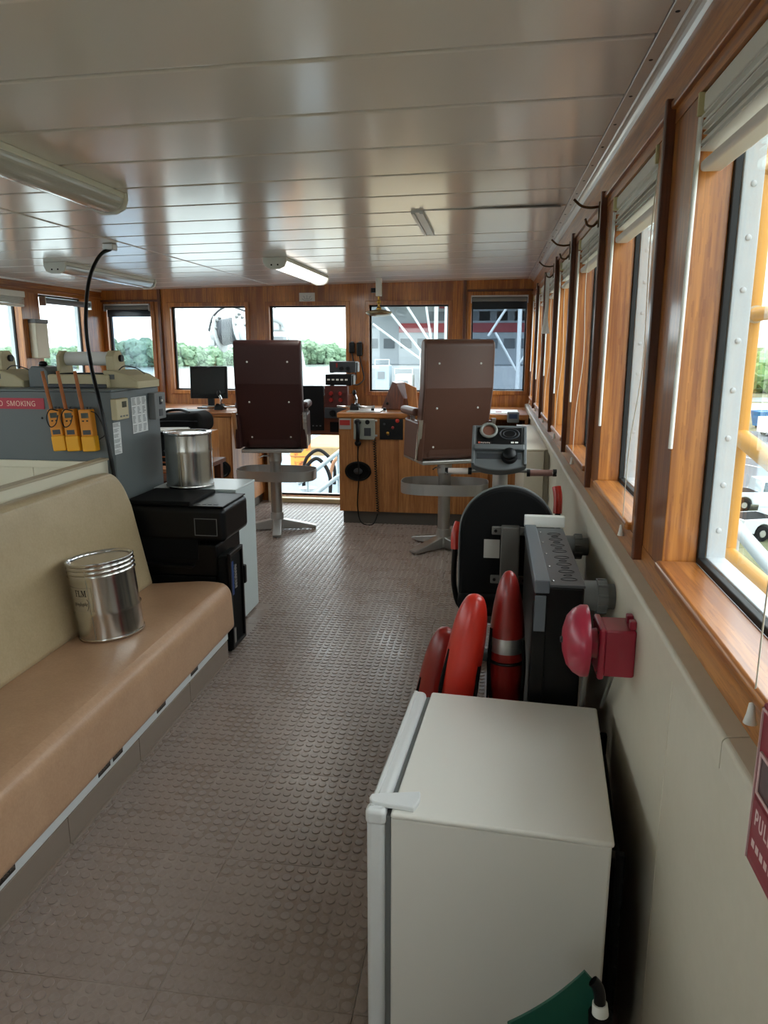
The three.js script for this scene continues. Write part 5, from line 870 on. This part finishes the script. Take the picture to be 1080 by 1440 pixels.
{ // dock works and a red and white vessel ahead to the right
  const v = placed('moored_vessel', 'large white vessel with a red stripe moored ahead', 'ship', [-1, -9, -50]);
  part('hull', box(-9, 14, -9, 0.4, -58, -50, 0.2), mat(0x9aa0a4, 0.6), v);
  part('superstructure', box(-9.2, 12, 0.4, 4.6, -57, -51, 0.1), mat(0x80898f, 0.6), v);
  const st = part('red_stripe', box(-6.2, 12.1, 2.55, 3.15, -51.1, -50.9), mat(0x7a1d26, 0.6), v); part('upper_stripe', box(-3.5, 12.1, 4.1, 4.6, -51.1, -50.9), mat(0x7a1d26, 0.6), v);
  for (let k = 0; k < 17; k++) part('vessel_window', box(-8.4 + k * 1.15, -7.65 + k * 1.15, 1.5, 2.15, -51.03, -50.97), mat(0x2c3942, 0.3), v);
  for (let k = 0; k < 14; k++) part('vessel_window', box(-4.3 + k * 1.15, -2.45 + k * 1.15, 3.3, 3.9, -51.03, -50.97), mat(0x2c3942, 0.3), v);
  part('roof_slab', box(-9, 13, 4.9, 5.3, -57.5, -46, 0.05), mat(0x8a9298, 0.6), v); part('roof_slab', box(-7.5, 13, 4.5, 4.7, -50.5, -47, 0.05), mat(0x7b838a, 0.6), v);
  const L = placed('lattice_tower', 'white lattice crane tower standing on the dock ahead', 'tower', [-3, -9, -44]);
  const bars = [[-6.6, 4.4, -2.6, -0.4], [-3.9, 4.6, -3.0, -1], [-3.2, 4.6, -3.2, -9], [-2.6, 4.6, -2.6, -9], [-6.9, 2.9, -3.4, 0.4], [-1.2, 4.6, -2.2, 0], [-4.9, 3.9, -3.1, 1.2], [-0.2, 2.2, 1.2, 4.4], [1.55, 4.6, 1.55, -2], [1.55, 0.6, 3.0, 2.6], [0.2, 2.4, 1.5, 0.2], [1.9, 4.6, 1.9, -2], [-2.1, 4.5, -2.1, -1]];
  for (const [x, y, x2, y2] of bars) part('brace', cyl(V(x, y, -44), V(x2, y2, -44), 0.07, 0.07, 10), M.shipWhite, L);
  for (const x of [-3.2, -2.6, 1.55]) part('leg', cyl(V(x, -9, -44), V(x, 4.6, -44), 0.12, 0.12, 12), M.shipWhite, L);
  part('cross_head', box(-7, 3.4, 4.5, 4.75, -44.3, -43.7, 0.03), M.shipWhite, L);
  const T3 = [[-6.4, -5.6, -1.2, 0.6, 0x8fa0aa, 'pale blue tall dock tank'], [-5.3, -4.3, -1.2, 0.1, 0xa3a7a5, 'white dock generator housing'], [-3.9, -2.2, -1.2, 1.0, 0xa8aba8, 'large white dock tank housing']];
  T3.forEach(([a, b, c, d, col, label], i) => { const k = placed('dock_housing', label + ' below the lattice tower', 'housing', [(a + b) / 2, -9, -42], 'dock housings'); part('shell', box(a, b, -9, d, -42.8, -41.6, 0.08), mat(col, 0.6), k); part('vent', box(a + 0.15, b - 0.25, d - 0.75, d - 0.35, -41.62, -41.57), mat(0x6c7277, 0.6), k); part('top_rail', [cyl(V(a, d + 0.3, -41.6), V(b, d + 0.3, -41.6), 0.03), cyl(V(a, d, -41.6), V(a, d + 0.3, -41.6), 0.03), cyl(V(b, d, -41.6), V(b, d + 0.3, -41.6), 0.03)], M.shipWhite, k); });
  const p = struct('dock', 'concrete dock ahead', 'dock'); part('slab', box(-7.4, 5, -9, -1.2, -47, -40), mat(0x8a857a, 0.8), p); part('edge_beam', box(-7.5, 5, -1.4, -1.0, -40, -39.8), mat(0x7d6a4c, 0.8), p);
}
renderer.render(scene, camera);
